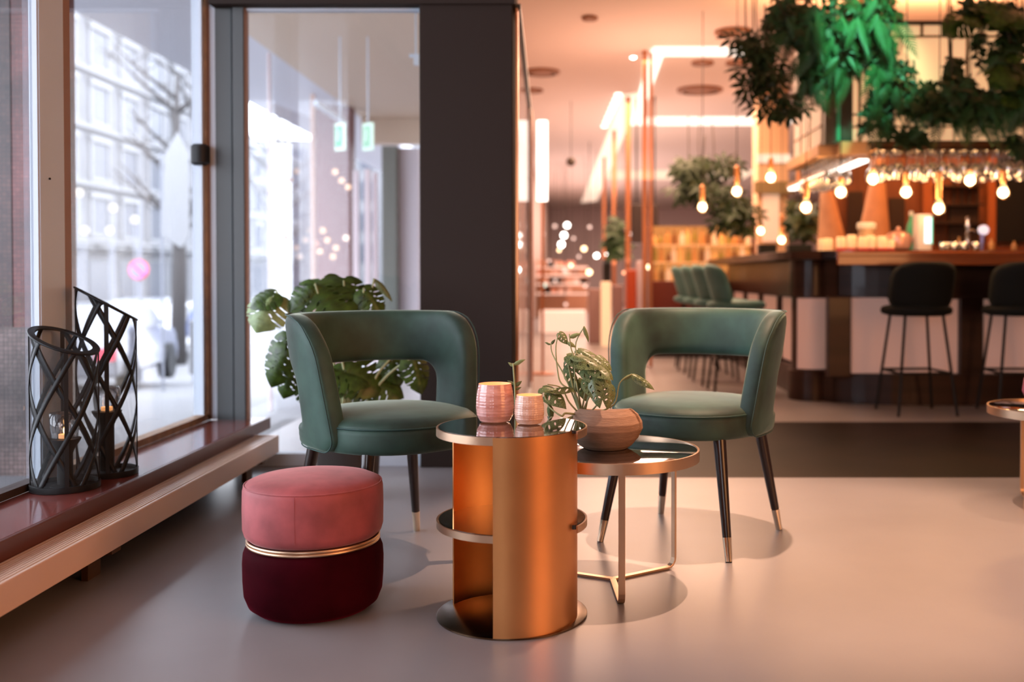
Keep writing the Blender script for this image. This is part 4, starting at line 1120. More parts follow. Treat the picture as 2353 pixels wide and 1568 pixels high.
for i in range(8):
    c = onz(1421-4.6*i, 221+10.2*i, H-.03)
    single('downlight', MB().lathe([(.045,0),(.045,.028)], 16), emis('dl_white', (1,.85,.72), 3), 'small round downlight in the row beside the long ceiling band', 'downlight', (c.x,c.y,H-.03), 'downlights along the ceiling band')
ring = mat('ceiling_ring', (.30,.13,.06), .5)
for i, (px, py, r_, lab) in enumerate(((1684,76,.17,'round brown ceiling vent nearest, left of the hanging foliage'), (1355,44,.07,'small brown ceiling vent highest in the picture'), (1245,168,.20,'round ceiling vent left, over the corridor'), (1222,210,.14,'smaller ceiling vent behind the left one'), (1614,147,.12,'dark ceiling rose of the leftmost bulb'), (1693,147,.12,'dark ceiling rose of the second bulb'), (1608,209,.28,'wide faint ceiling vent beyond the bulbs'))):
    c = onz(px, py, H-.02); t = thing('ceiling_vent', lab, 'ceiling vent', (c.x,c.y,H-.03))
    obj('ring', MB().lathe([(r_*.78,0),(r_,.004),(r_,.028),(r_*.78,.028)], 28, cap=False), ring, t)
    obj('core', MB().lathe([(r_*.6,.002),(r_*.62,.02)], 24), ring, t)
c = at(1312,372,13); t = thing('smoke_detector', 'small dark ball lamp hanging in the corridor', 'lamp', c)
obj('ball', MB().ball((0,0,0), .06), mat('dkball', (.05,.035,.025), .6), t, smooth='all'); obj('cord', MB().tube([(0,0,.05),(0,0,H-c.z)], .004, 5), MATS['spk'], t)

# glass partition right of the column
gp = struct('window_4', MB().box((xc1+.012,4.86,0),(xc1+.024,4.9,zh)), copperm, label='glass partition running back beside the dark column')
xe = fx(1219,8.2); xs = xc1+.02; zp = 2.245
def along(t): return xs+(xe-xs)*t, 4.9+(8.2-4.9)*t
m = MB().bar((xs,4.9,zp),(xe,8.2,zp),.03,.03); struct('window_frame', m, postgrey, gp)
m = MB().bar((xs,4.9,.03),(xe,8.2,.03),.03,.05); struct('window_frame', m, mullm, gp)
x1_, y1_ = along(.86); struct('window_frame', MB().box((x1_-.02,y1_,0),(x1_+.01,y1_+.05,zp)), mat('lilac_frame', (.62,.56,.66), .4), gp)
struct('pane', MB().bar((xs,4.92,1.13),(xe,8.18,1.13),.006,2.2), paneglass, gp)
struct('window_frame', B((xe-.03,8.16,0),(xe+.02,8.24,at(1219,255,8.2).z)), mat('copper_dark', (.50,.19,.08), .35, .7), gp)
c = at(1246,370,9.3)
t = thing('tube_light', 'bright upright tube light beyond the copper partition post', 'tube light', (c.x,9.3,0))
obj('tube', MB().tube([(c.x,9.3,at(0,462,9.3).z),(c.x,9.3,at(0,278,9.3).z)], .05, 16), emis('tube_white', (1,.82,.70), 3), t, smooth=30, world=True)
obj('stand', MB().tube([(c.x,9.38,0),(c.x,9.38,at(0,300,9.3).z)], .012, 8), MATS['copper_post'], t, world=True)
obj('foot', MB().lathe([(.12,0),(.12,.012),(.015,.02)], 24, (c.x,9.36,0)), MATS['copper_post'], t, world=True)

# corridor furniture seen far off
def block(px0, px1, py0, py1, Y, m, label, cat, name, dep=.4, floor=True, **k):
    a = at(px0, py1, Y); b = at(px1, py0, Y); z0 = 0 if floor else a.z
    return single(name, B((a.x,Y,z0),(b.x,Y+dep,b.z)), m, label, cat, ((a.x+b.x)/2,Y,z0), world=True, bevel=.01, **k)
mauve = mat('mauve', (.26,.16,.16), .6)
block(1352,1382,664,760,13.5,mauve,'mauve planter box left of the small lit column','planter box','planter_box')
block(1408,1432,656,760,12.2,mauve,'mauve planter box right of the small lit column','planter box','planter_box')
block(1382,1404,648,740,13.0,mat('lit_col', (.6,.4,.25), .5, emit=(1,.62,.35), estr=.6),'small glowing column between the mauve planter boxes','lit column','lit_column')
block(1386,1404,596,648,14.5,blackm,'small black screen on a stand in the corridor','screen','screen_stand')
block(1240,1346,716,724,16,mat('white_counter', (.85,.72,.66), .5, emit=(1,.72,.6), estr=.35),'long white-topped counter across the end of the corridor','counter','far_counter',dep=.8)
block(1440,1462,620,700,11.0,mat('redpost', (.45,.07,.02), .4),'short orange-red stand at the screen end','stand','red_stand')
block(1462,1476,600,720,11.2,MATS['lilac_frame'],'pale upright frame board beside the red cabinet','board','frame_board',dep=.05)
sh = mat('far_shelf', (.45,.22,.13), .6)
for i, (x0, x1, y0) in enumerate(((1232,1300,640),(1300,1346,660),(1232,1290,600),(1296,1350,612))):
    block(x0,x1,y0,y0+60,22+i,sh,('low tan shelf unit','second tan shelf unit','tall tan shelf unit','far tan shelf unit')[i]+' at the end of the corridor','shelf unit','shelf_unit')
rnd = random.Random(4)
for i in range(26):
    px = rnd.uniform(1236,1348); py = rnd.choice((608,626,646,668)); z = at(px,py,21.8).z
    if i < 4: single('wall_shelf', B((fx(1232,21.8),21.75,at(1240,(614,632,652,674)[i],21.8).z-.03),(fx(1352,21.8),22,at(1240,(614,632,652,674)[i],21.8).z)), MATS['white_counter'], ('top','second','third','lowest')[i]+' long pale shelf at the end of the corridor', 'shelf', (fx(1290,21.8),21.8,z), world=True)
    rw = {608:'top',626:'second',646:'third',668:'lowest'}[py]; zz = at(1240,{608:614,626:632,646:652,668:674}[py],21.8).z
    single('far_box', B((-.08,-.06,0),(.08,.06,rnd.uniform(.1,.17))), mat('ware%d' % (i % 4), [(.8,.5,.4),(.7,.3,.2),(.85,.75,.7),(.4,.25,.2)][i % 4], .5), '%s box on the %s long pale shelf at the corridor end' % (('peach','rust','white','brown')[i % 4], rw), 'box', (fx(px,21.85),21.85,zz+.001), ('%s boxes on the %s far shelf' % (('peach','rust','white','brown')[i % 4], rw)))
gl = {}
for i, (px, py, Y, s, c_) in enumerate(((1303,518,20,.050,0),(1296,541,20,.055,0),(1290,562,20,.055,0),(1342,572,19,.045,1),(1371,588,18,.04,0),(1397,584,18,.04,0),(1445,538,13.2,.028,0),(1354,626,17,.045,1),(1434,627,12.5,.022,2),(1492,614,10.9,.030,1),(1298,622,21,.04,3),(1251,655,20,.04,4),(1318,548,20,.03,3),(1275,520,22,.04,3),(1355,522,17,.03,3),(1189,562,12,.032,0),(1190,620,12,.032,0),(1455,128,10.4,.035,0),(1248,538,20,.03,3),(1300,700,19,.03,3),(1330,590,20,.03,3),(1345,658,20,.03,3),(1276,645,20,.03,3),(1285,575,20,.03,1),(1312,610,20,.03,1),(1262,600,20,.03,3))):  # lower dots stand for candles and glints; all cords are added
    mcol = (emis('g0', (1,.92,.82), 9), emis('g1', (1,.66,.36), 5), emis('g2', (1,.36,.18), 2.5), emis('g3', (1,.62,.50), 1.6), emis('g4', (.8,1,.8), 1.2))[c_]
    c = at(px, py, Y); t = thing('light_dot', 'tiny round '+('white','amber','red-orange','rosy','greenish')[c_]+' light dot on an added cord in the far corridor', 'globe light', c, 0, ('white','amber','red-orange','rosy','greenish')[c_]+' globe lights of the corridor')
    obj('globe', MB().ball((0,0,0), s, 10, 8), mcol, t, smooth='all'); obj('cord', MB().tube([(0,0,s*.8),(0,0,H-c.z)], .003, 4), MATS['dkball'], t)

# ------------------------------------------------------------------ hanging foliage
def foliage(label, blobs, mix, n, root, group='hanging plants over the bar', fill=900, stems=6, sd=1):
    rnd = random.Random(sd)
    t = thing('hanging_plant', label, 'hanging plant', root, 0, group)
    def pt():
        x, y, rx, ry, Y, rY = rnd.choice(blobs)
        while True:
            u, v, w_ = rnd.uniform(-1,1), rnd.uniform(-1,1), rnd.uniform(-1,1)
            if u*u+v*v+w_*w_ < 1: break
        return at(x+u*rx, y+v*ry, Y+w_*rY)
    for i in range(n):
        me, sz, droop, wd = rnd.choice(mix)
        b = pt(); a = rnd.uniform(0, 2*PI); L = sz*rnd.uniform(.75, 1.25)
        d = Vector((math.cos(a), -abs(math.sin(a))*.7-.1, -droop+rnd.uniform(-.4,.5))).normalized()
        nrm = Vector((rnd.uniform(-.5,.5), -1, rnd.uniform(.1,1.2)))
        put_leaf('leaf', me, t, b, b+d*L, nrm, wd)
    m = MB()
    for i in range(fill):
        b = pt()+Vector((0,.05,0)); a = rnd.uniform(0, 2*PI); L = rnd.uniform(.035,.075)
        d = Vector((math.cos(a), rnd.uniform(-.5,.3), math.sin(a)-.4)).normalized()*L; s = d.cross(Vector((rnd.uniform(-.4,.4),1,rnd.uniform(-.6,.6)))).normalized()*L*.33
        m.add([b, b+d*.45+s, b+d, b+d*.45-s], [(0,1,2,3)])
    if fill:
        f = obj('small_leaves', m, leafD, t, world=True); f['kind'] = 'stuff'
    for i in range(stems):
        b = pt(); e = pt(); tp_ = Vector((b.x, b.y+.05, min(H, b.z+.5)))
        obj('stem', stem([tp_, b, e], r0=.006, r1=.003), stemd, t, smooth='all', world=True)
    return t
fern = (FERN, .24, 1.3, .8); fernS = (FERN, .17, 1.2, .8); ivy = (IVY, .08, .7, 1.0); ivyL = (IVY, .115, .6, 1.0); sch = (SCHEFF, .20, .3, 1.0); mon = (MON, .2, .5, .9)
foliage('dense hanging fern mass lit green in the middle, over the bar corner', [(1805,35,40,60,7.0,.18),(1870,50,70,75,6.95,.2),(1950,40,80,75,6.95,.2),(2025,30,40,65,6.95,.2),(2020,120,45,60,6.95,.15),(1862,150,22,50,7.0,.1),(1935,120,35,40,6.95,.1)], [fern,fern,fernS,ivy,ivyL], 285, (1.9,7.0,H), fill=1000, sd=1)
foliage('looser star-leaved branches hanging left of the fern mass', [(1745,130,22,40,7.0,.1),(1755,190,30,45,7.0,.12),(1790,235,35,40,7.0,.1),(1725,95,15,25,7.0,.1)], [sch,sch,sch,ivy], 60, (1.3,7.0,H), fill=130, sd=2)
foliage('ivy garland draped along the canopy front', [(2060,180,36,50,6.95,.15),(2120,225,55,40,6.95,.15),(2205,200,42,40,6.95,.15),(2270,235,50,35,6.95,.15),(2340,220,30,60,6.95,.15),(2200,255,110,20,6.95,.1),(2020,235,18,30,6.95,.1)], [ivyL,ivyL,ivy,fernS,fern], 270, (2.7,7.0,2.3), fill=1000, sd=3)
foliage('dark leafy plant hanging from the ceiling in the upper right corner', [(2270,20,60,25,6.9,.15),(2335,60,30,70,6.9,.15),(2300,140,30,50,6.9,.12),(2345,180,25,50,6.9,.1)], [ivyL,mon,ivy,fernS], 110, (2.9,7.0,H), fill=420, sd=4)
foliage('thin trailing vine on the canopy panels left of the corner plant', [(2250,90,8,70,7.0,.04),(2190,150,10,30,7.0,.04)], [fernS,ivy], 26, (2.8,7.0,2.7), fill=60, stems=3, sd=5)
foliage('small leafy tuft at the right edge below the canopy beam', [(2348,330,22,22,6.95,.08)], [ivyL,ivy], 22, (3.1,7.0,2.0), fill=60, stems=2, sd=6)
foliage('few pointed leaves hanging below the garland at the corner post', [(2020,290,30,22,6.95,.06),(2095,310,25,18,6.95,.06)], [ivyL,ivy], 30, (2.1,7.0,2.0), fill=60, stems=2, sd=8)
foliage('blurred olive plant hanging behind the leftmost bulbs', [(1610,380,50,25,11.0,.2),(1660,420,45,60,11.0,.2),(1685,490,30,50,11.0,.2),(1580,420,20,40,11.0,.2)], [(IVY,.2,.6,1),(SCHEFF,.28,.4,1)], 90, (1.6,11,H), group='plants at the back of the hall', fill=260, sd=7)
for i, (x, y, rx, ry, Y) in enumerate(((1418,545,18,50,14.5),(1840,500,28,45,10.2))):
    foliage(('blurred olive plant between the far copper posts','blurred olive plant behind the low left bulb')[i], [(x,y,rx,ry,Y,.15)], [(IVY,.2,.6,1)], 40, (fx(x,Y),Y,at(x,y-ry,Y).z), group='plants at the back of the hall', fill=120, sd=11+i)

# ------------------------------------------------------------------ entrance porch beyond the glass wall
struct('ceiling', B((-4.3,-3.2,H), (-1.82,4.95,H+.15)), soffm, label='pale soffit above the pavement')
struct('ceiling', B((-4.3,4.95,H), (-3.1,60,H+.15)), soffm, label='pale soffit running on along the street')
pave = mat('pavement', (.17, .17, .18), .6, var=.08, vscale=1.2)
g = MB(); ys = [-4,5,20,140]
for i in range(3):
    y0, y1 = ys[i], ys[i+1]; g.add([(-60,y0,ground_z(y0)),(-1.9 if i == 0 else -1.0,y0,ground_z(y0)),(-1.9 if i == 0 else -1.0,y1,ground_z(y1)),(-60,y1,ground_z(y1))], [(0,1,2,3)])
struct('floor', g, pave, label='pale street pavement sloping away')
struct('floor', B((-1.9,4.95,-.03), (-1.0,6.45,-.005)), pave, label='porch paving behind the glass wall')
struct('wall_porch', B((-.80,5.25,0),(-.76,6.4,H)), beigem)
struct('wall_porch', B((-1.0,6.4,0),(-.76,6.44,H)), beigem)
bz = at(900,330,14.4).z
struct('wall_porch', B((-3.1,14.4,bz),(-1.0,14.6,H)), beigem, label='beige bulkhead over the porch doors')
burgw = mat('burgundy_wall', (.20,.10,.10), .6)
def pblock(name, px0, px1, Y, py0, m, label, cat, dep=.3, pyb=None):
    a = fx(px0,Y); b = fx(px1,Y); z1 = at(px0,py0,Y).z if py0 > 0 else H; z0 = ground_z(Y) if pyb is None else at(px0,pyb,Y).z
    return single(name, B((a,Y,z0),(b,Y+dep,min(z1,H))), m, label, cat, ((a+b)/2,Y,z0), world=True, bevel=.005)
pblock('wall_slab', 726,806,13.4,232,burgw,'dark mauve wall slab seen through the glass wall','wall slab')
pblock('wall_slab', 878,912,13.0,335,mat('greenish_grey', (.13,.14,.12), .6),'dark grey-green door jamb left of the dark column','door jamb')
pblock('wall_slab', 914,962,13.2,340,mat('pale_lilac', (.60,.56,.60), .5),'pale lilac panel right of the grey-green jamb','panel')
palem = mat('pale_bar', (.66,.56,.58), .4)
for i, (a, b, y0, lab) in enumerate(((812,824,392,'pale upright door bar, left of three beyond the glass'), (838,851,388,'pale upright door bar, middle of three beyond the glass'), (857,867,396,'pale upright door bar, right of three beyond the glass'), (616,622,120,'thin pale glass edge upright in the left of the glass wall view'), (715,724,212,'thin peach glass edge upright before the mauve slab'))):
    pblock('door_bar', a, b, (11.5,11.2,11.4,9.6,12.5)[i], y0, palem if i < 4 else mat('peach_bar', (.62,.42,.34), .4), lab, 'door bar', .05)
pp_ = thing('glass_screen', 'tall faintly tinted glass screen beyond the glass wall', 'glass screen', (fx(620,9.6),9.6,ground_z(9.6)))
xa, xb = fx(620,9.6), fx(718,12.5)
obj('pane', MB().add([(xa,9.6,ground_z(9.6)),(xb,12.5,ground_z(12.5)),(xb,12.5,2.9),(xa,9.6,2.6)], [(0,1,2,3)]), clearglass('screen_glass', (.93,.93,.95), .12), pp_, world=True)
# beam light
single('porch_beam', MB().bar(at(725,236,9.6), at(792,282,11.5), .05, .05), mullm, 'pale slanting beam end above the exit signs', 'beam', at(725,236,9.6), world=True)
exg = emis('exit_green', (.10,.62,.34), .8); exw = emis('exit_white', (.75,1,.88), 1.0)
for px, Y, lab in ((779,9.5,'green and white exit sign, left of the two beyond the glass'), (843,9.5,'paler green exit sign, right of the two beyond the glass')):
    c = at(px, 314, Y); t = thing('exit_sign', lab, 'exit sign', c, R(-38))
    obj('frame', B((-.068,0,-.13),(.068,.03,.13)), exw, t, bevel=.006)
    obj('sign_face', B((-.048 if px < 800 else -.045,-.006,-.10),(.05,0,.10)), exg if px < 800 else emis('exit_pale', (.45,.85,.65), .8), t)
    m = MB().ball((.0,-.010,.055), .012, 8, 6).bar((0,-.01,.04),(-.008,-.01,-.005),.016,.004,(0,1,0)).bar((-.008,-.01,-.005),(.018,-.01,-.04),.009,.004,(0,1,0)).bar((-.008,-.01,-.005),(-.028,-.01,-.045),.009,.004,(0,1,0)).bar((0,-.01,.03),(.024,-.01,.01),.007,.004,(0,1,0))
    obj('pictogram', m, exw, t)
    obj('hanger', MB().tube([(0,.015,.13),(0,.015,H-c.z)], .008, 6), mullm, t)
c = at(955,131,6.2)
t = thing('camera_dome', 'small white bracket fitting at the top beside the dark column', 'bracket', (c.x,6.2,c.z))
obj('arm', B((-.04,0,0),(.02,.02,.02)), mullm, t); obj('body', B((-.01,-.02,-.05),(.02,.02,0)), mullm, t); obj('rod', B((-.005,.005,.02),(.005,.015,H-c.z)), mullm, t)
for i, (px, py, Y, c_) in enumerate(((770,395,12.9,1),(785,415,12.9,1),(800,430,12.9,1),(742,530,12.9,1),(752,552,12.9,1),(772,570,12.9,1),(735,578,12.9,1),(765,590,12.9,1),(725,560,12.9,2),(795,547,12.9,0))):
    c = at(px, py, Y); t = thing('light_dot', 'tiny round amber light hanging before the mauve slab', 'globe light', c, 0, 'amber lights before the mauve slab')
    obj('globe', MB().ball((0,0,0), .035, 10, 8), (emis('g5', (1,.75,.62), 2.0), emis('g6', (1,.60,.40), 1.6), emis('g7', (1,.5,.4), 1.2))[c_], t, smooth='all'); obj('cord', MB().tube([(0,0,.03),(0,0,H-c.z)], .003, 4), MATS['mauve'], t)

# ------------------------------------------------------------------ street outside
# mosaic pillar; reflected tones are painted as tile colours
mos = thing('mosaic_pillar', 'dark burgundy mosaic-tiled pillar outside the left window', 'pillar', (-3.0,4.7,-.03))
def mosaicmat(name, c1, c2, c3):
    m = bpy.data.materials.new(name); m.use_nodes = True; nt = m.node_tree; b = nt.nodes['Principled BSDF']
    tc = nt.nodes.new('ShaderNodeTexCoord'); mp = nt.nodes.new('ShaderNodeMapping'); mp.inputs['Rotation'].default_value = (R(90),0,0)
    br = nt.nodes.new('ShaderNodeTexBrick'); br.offset = 0; br.inputs['Scale'].default_value = 24; br.inputs['Brick Width'].default_value = .5; br.inputs['Row Height'].default_value = .5
    br.inputs['Mortar Size'].default_value = .035; br.inputs['Color1'].default_value = (*c1,1); br.inputs['Color2'].default_value = (*c2,1); br.inputs['Mortar'].default_value = (*c3,1)
    nt.links.new(tc.outputs['Object'], mp.inputs[0]); nt.links.new(mp.outputs[0], br.inputs['Vector'])
    n = nt.nodes.new('ShaderNodeTexNoise'); n.inputs['Scale'].default_value = 4; nt.links.new(tc.outputs['Object'], n.inputs['Vector'])
    mx = nt.nodes.new('ShaderNodeMixRGB'); mx.blend_type = 'MULTIPLY'; mx.inputs[0].default_value = .8
    rp = nt.nodes.new('ShaderNodeValToRGB'); rp.color_ramp.elements[0].position = .35; rp.color_ramp.elements[0].color = (.3,.3,.3,1); rp.color_ramp.elements[1].position = .65; rp.color_ramp.elements[1].color = (1.3,1.3,1.3,1)
    nt.links.new(n.outputs['Fac'], rp.inputs[0]); nt.links.new(br.outputs['Color'], mx.inputs[1]); nt.links.new(rp.outputs[0], mx.inputs[2]); nt.links.new(mx.outputs[0], b.inputs['Base Color'])
    b.inputs['Roughness'].default_value = .35; return m
mA = mosaicmat('mosaic_dark', (.045,.015,.016), (.09,.035,.03), (.02,.012,.012)); mB = mosaicmat('mosaic_red', (.14,.030,.028), (.20,.05,.045), (.06,.02,.02)); mC = mosaicmat('mosaic_brown', (.09,.055,.048), (.15,.10,.09), (.03,.02,.02))
zm = at(35,752,4.7).z; xm = fx(28,4.7)
obj('dark_shaft', B((-3.5,4.7,zm),(xm,4.9,H)), mA, mos, world=True)
obj('red_reflection', B((xm,4.705,zm),(-2.46,4.9,H)), mB, mos, world=True)
obj('brown_reflection', B((-3.5,4.7,-.03),(-2.46,4.9,zm)), mC, mos, world=True)
# facades
fac = mat('facade_pale', (.17,.17,.18), .8, var=.1, vscale=.3); fac2 = mat('facade_grey', (.13,.13,.145), .8, var=.12, vscale=.3); win = mat('facade_window', (.08,.085,.105), .25); trimw = mat('facade_trim', (.25,.25,.26), .7)
def facade(label, X, y0, y1, hh, bay, flr, m, wallx=None, group='street facades'):
    t = thing('building', label, 'building', (X,(y0+y1)/2,-1.22), 0, group)
    obj('wall', B((X-6,y0,-1.22),(X,y1,hh)), m, t, world=True)
    nb = int((y1-y0)/bay); nf = int((hh+1.22-4.5)/flr)
    wm = MB().box((-.1,-bay*.24,0),(.05,bay*.24,flr*.62)).mesh('window', win); fm = MB().box((-.05,-bay*.31,-.25),(.16,bay*.31,-.02)).box((-.05,-bay*.31,0),(.12,-bay*.25,flr*.66)).box((-.05,bay*.25,0),(.12,bay*.31,flr*.66)).box((-.05,-bay*.34,flr*.64),(.22,bay*.34,flr*.74)).mesh('surround', trimw)
    for i in range(nb):
        for f in range(nf):
            o = link('window', wm, t); o.location = Vector((X+.02, y0+bay*(i+.5), 3.6+flr*f))-t.location
            s_ = link('window_surround', fm, o)
        a = link('shop_window', MB().box((-.1,-bay*.36,0),(.06,bay*.36,2.7)).mesh('shop', win), t); a.location = Vector((X, y0+bay*(i+.5), -.8))-t.location
        w2 = obj('awning', MB().prism([(-bay*.4,0),(bay*.4,0),(bay*.4,1.0),(-bay*.4,1.0)], 0, .12), trimw, t); w2.rotation_euler = (R(20),0,R(-90)); w2.location = Vector((X, y0+bay*(i+.5), 2.35))-t.location
    for f in range(nf+1):
        obj('cornice', B((X,y0,3.0+flr*f),(X+.35,y1,3.25+flr*f)), trimw, t, world=True)
facade('pale ornate townhouse block across the street with rows of windows', -31, 54, 84, 26, 4.3, 3.6, fac)
facade('greyer townhouse farther down the street beside the corner post', -31, 86, 112, 14, 4.3, 3.4, fac2)
tb = thing('building', 'pale building closing the far end of the street', 'building', (-38,118,-1.22), 0, 'street facades')
obj('wall', B((-62,118,-1.22),(-10,126,17)), fac, tb, world=True)
wm = MB().box((-1.0,-.05,0),(1.0,.1,2.3)).mesh('window', win)
for i in range(11):
    for f in range(4):
        o = link('window', wm, tb); o.location = Vector((-59+4.3*i,117.98,2.4+3.7*f))-tb.location
# kerb
struct('trim_10', MB().bar((-10.5,6,ground_z(6)),(-13,21,-1.2),.3,.12), mat('kerb', (.25,.25,.26), .7), label='pale kerb stone line outside')
# cars
def car(label, x, y, rz, col, red=True):
    z = ground_z(y); t = thing('car', label, 'car', (x,y,z), rz, 'parked cars')
    cm = mat('car_'+label[:6], col, .25, coat=.6)
    pr = [(-2.1,.35),(-2.15,.7),(-1.9,.88),(-1.2,.95),(-.75,1.40),(.75,1.44),(1.35,1.0),(2.0,.85),(2.12,.55),(2.1,.3)]
    m = MB(); n = len(pr)
    vs = [(px_, sy*(.86 if z_ < 1 else .70), z_) for sy in (-1,1) for px_, z_ in pr]
    fs = [tuple(range(n)), tuple(range(n,2*n))[::-1]]+[(i,(i+1) % n,n+(i+1) % n,n+i) for i in range(n)]
    obj('body', m.add(vs, fs), cm, t, bevel=.05, smooth=30)
    obj('side_windows', MB().add([(-.95,sy*.80,1.0) for sy in (1,)]+[(-.62,.725,1.34),(.68,.725,1.36),(1.15,.80,1.02)], [(0,1,2,3)]).add([(-.95,-.80,1.0),(-.62,-.725,1.34),(.68,-.725,1.36),(1.15,-.80,1.02)], [(0,1,2,3)]), win, t)
    for sx in (-1.35,1.35):
        for sy in (-.82,.82): obj('wheel', MB().tube([(sx,sy-.1,.33),(sx,sy+.1,.33)], .33, 20), blackm, t)
    for sy in (-.7,.7): obj('tail_light', B((-2.17,sy-.14,.62),(-2.08,sy+.14,.80)), emis('tail', (1,.05,.12), 2.5), t)
car('silver car parked behind the tall lantern with red tail light', at(225,800,17).x, 17, R(100), (.35,.36,.40))
car('white van-like car beyond the round street sign', at(370,800,26).x, 26, R(95), (.55,.55,.58))
car('dark grey car partly hidden by the tree trunk', at(330,800,31).x, 31, R(100), (.18,.19,.22))
# street sign
Ys = 20; c = at(322,620,Ys); zg = ground_z(Ys)
t = thing('street_sign', 'round blue no-parking sign with red ring on a thin pole', 'street sign', (c.x,Ys,zg))
obj('pole', MB().tube([(c.x,Ys,zg),(c.x,Ys,at(0,470,Ys).z)], .035, 10), mat('pole_grey', (.25,.26,.30), .5), t, world=True)
obj('ring', MB().tube([(c.x,Ys-.05,c.z),(c.x,Ys-.08,c.z)], .20, 32), mat('sign_red', (.75,.08,.14), .4), t, world=True)
obj('disc', MB().tube([(c.x,Ys-.07,c.z),(c.x,Ys-.10,c.z)], .165, 32), mat('sign_blue', (.22,.22,.75), .4), t, world=True)
obj('bar', MB().bar((c.x-.12,Ys-.105,c.z+.12),(c.x+.12,Ys-.105,c.z-.12),.05,.01,(0,1,0)), MATS['sign_red'], t, world=True)
# bollards
for px, Y, lab in ((393,22,'slim dark bollard left of the walking person'), (303,15,'slim dark bollard behind the lantern glass')):
    x = fx(px,Y); single('bollard', MB().lathe([(.07,0),(.06,.05),(.055,.85),(.07,.88),(.06,.95),(.02,1.0)], 16), mat('bollard', (.16,.18,.24), .5), lab, 'bollard', (x,Y,ground_z(Y)), smooth=True)
# barrier
t = thing('handrail', 'pale tubular handrail before the walking person', 'handrail', at(440,900,13))
obj('rail', MB().tube([at(440,860,13), at(441,740,13), at(488,705,12)], .035, 8), trimw, t, smooth=True, world=True)
obj('post', MB().tube([at(486,870,12), at(487,705,12)], .03, 8), trimw, t, world=True)
# tree
bark = mat('bark', (.07,.062,.06), .85)
def tree(label, px, Y, h_, r_, sd, leaves=0):
    rnd = random.Random(sd); x = fx(px,Y); zg = ground_z(Y); t = thing('tree', label, 'tree', (x,Y,zg), 0, 'bare street trees')
    obj('trunk', MB().tube([(0,0,0),(.05,0,h_*.35),(-.04,.05,h_*.7),(.03,0,h_)], [r_,r_*.8,r_*.6,r_*.2], 10), bark, t, smooth='all')
    for i in range(14):
        z = h_*rnd.uniform(.35,.95); a = rnd.uniform(0,2*PI); L = h_*rnd.uniform(.15,.3); d = Vector((math.cos(a),math.sin(a),.8))
        b = obj('branch', MB().tube([(0,0,z),Vector((0,0,z))+d*L*.5,Vector((0,0,z))+d*L+Vector((0,0,.1))], [r_*.3,r_*.18,r_*.05], 6), bark, t, smooth='all')
        m = MB()
        for k in range(5):
            o_ = Vector((0,0,z))+d*L*rnd.uniform(.3,1); a2 = rnd.uniform(0,2*PI); m.tube([o_, o_+Vector((math.cos(a2),math.sin(a2),.5))*L*.4], [r_*.07,r_*.02], 4)
        obj('twigs', m, bark, b)
tree('bare street tree with forked crown right of the round sign', 408, 24, 7, .20, 3)
tree('thin bare street tree close to the window frame edge', 462, 30, 9, .16, 5)
tree('bare street tree seen through the glass wall', 640, 40, 9, .2, 9)
# lamp garland arcs
gar = mat('white_flag', (.30,.30,.31), .7)
m = MB().add([at(372,540,15)+Vector(v) for v in ((0,0,0),(.05,0,1.2),(.25,0,1.55),(.42,0,1.2),(.42,0,0),(.30,0,-.2))], [(0,1,2,3,4,5)])
t = thing('banner', 'white feather banner standing outside the shop window', 'banner', Vector((fx(372,15),15,ground_z(15))))
fl = obj('flag', m, gar, t, world=True); so = fl.modifiers.new('s','SOLIDIFY'); so.thickness = .02
obj('pole', MB().tube([(fx(372,15),15.02,ground_z(15)),(fx(372,15),15.02,at(0,350,15).z)], .02, 6), MATS['pole_grey'], t, world=True)
for i, (px, py) in enumerate(((182,443),(260,478),(253,530),(418,520),(466,405),(458,465),(195,530),(310,505))):
    c = at(px, py, 36); t = thing('street_lamp', 'round pale street lamp globe on a long pole', 'street lamp', (c.x,36,ground_z(36)), 0, 'street lamps outside')
    obj('globe', MB().ball(c, .14, 10, 8), emis('street_globe', (1,.90,.80), 1.5), t, smooth='all', world=True); obj('pole', MB().tube([(c.x,36,ground_z(36)),(c.x,36,c.z-.1)], .03, 6), MATS['pole_grey'], t, world=True)
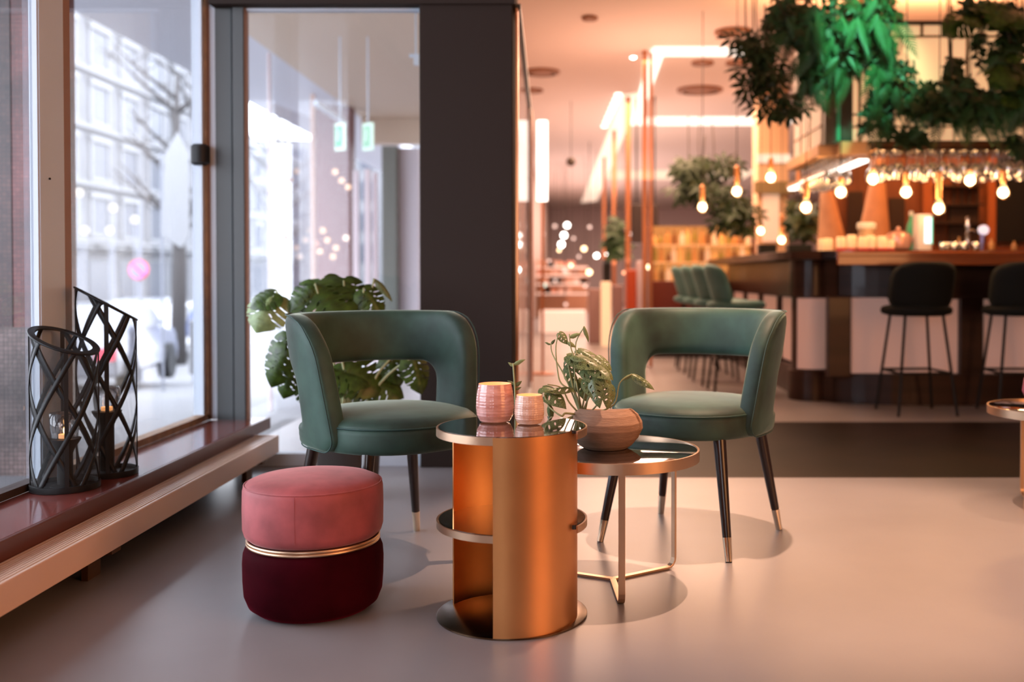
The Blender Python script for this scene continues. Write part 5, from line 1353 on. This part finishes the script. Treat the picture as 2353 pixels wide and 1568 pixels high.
# pedestrian
def person(px, Y):
    x = fx(px,Y); z = ground_z(Y); t = thing('person', 'person in a blue-grey coat and white cap walking away outside', 'person', (x,Y,z), R(12))
    V = {'pel':(0,0,.92,.15),'waist':(0,0,1.08,.14),'chest':(0,0,1.30,.17),'neck':(0,0,1.47,.06),'head':(0,-.02,1.60,.10),'top':(0,-.02,1.70,.07),
         'shl':(-.17,0,1.40,.075),'ell':(-.24,.02,1.14,.055),'hal':(-.23,-.06,.90,.04),'shr':(.17,0,1.40,.075),'elr':(.24,.0,1.14,.055),'har':(.22,.10,.90,.04),
         'hpl':(-.09,0,.86,.10),'knl':(-.10,-.12,.48,.07),'fol':(-.10,-.10,.08,.05),'tol':(-.10,-.25,.04,.04),'hpr':(.09,0,.86,.10),'knr':(.10,.06,.48,.07),'for':(.10,.25,.10,.05),'tor':(.10,.14,.03,.04)}
    E = [('pel','waist'),('waist','chest'),('chest','neck'),('neck','head'),('head','top'),('chest','shl'),('shl','ell'),('ell','hal'),('chest','shr'),('shr','elr'),('elr','har'),('pel','hpl'),('hpl','knl'),('knl','fol'),('fol','tol'),('pel','hpr'),('hpr','knr'),('knr','for'),('for','tor')]
    ks = list(V); me = bpy.data.meshes.new('body'); me.from_pydata([V[k][:3] for k in ks], [(ks.index(a), ks.index(b)) for a, b in E], [])
    me.materials.append(mat('clothes', (.12,.14,.24), .8)); o = link('body', me, t); o.modifiers.new('skin','SKIN')
    for i, k in enumerate(ks): me.skin_vertices[0].data[i].radius = (V[k][3],)*2; me.skin_vertices[0].data[i].use_root = (i == 0)
    o.modifiers.new('sub','SUBSURF').levels = 1
    obj('coat', MB().lathe([(.24,.62),(.22,.85),(.19,1.05),(.21,1.30),(.17,1.42),(.07,1.49)], 20, cap=False), mat('coat', (.13,.16,.28), .8), t, smooth='all')
    obj('cap', MB().ball((0,-.02,1.68), .13, 14, 10, (1,1.05,.8)), mat('cap_white', (.75,.75,.75), .8), t, smooth='all')
person(462, 20)
# street bikes / planting low green tufts
foliage('low pale green shrub on the pavement near the handrail', [(405,762,28,14,34,.4)], [(IVY,.4,-.5,1)], 60, (fx(405,34),34,ground_z(34)), group='shrubs outside', fill=0, stems=2, sd=21)
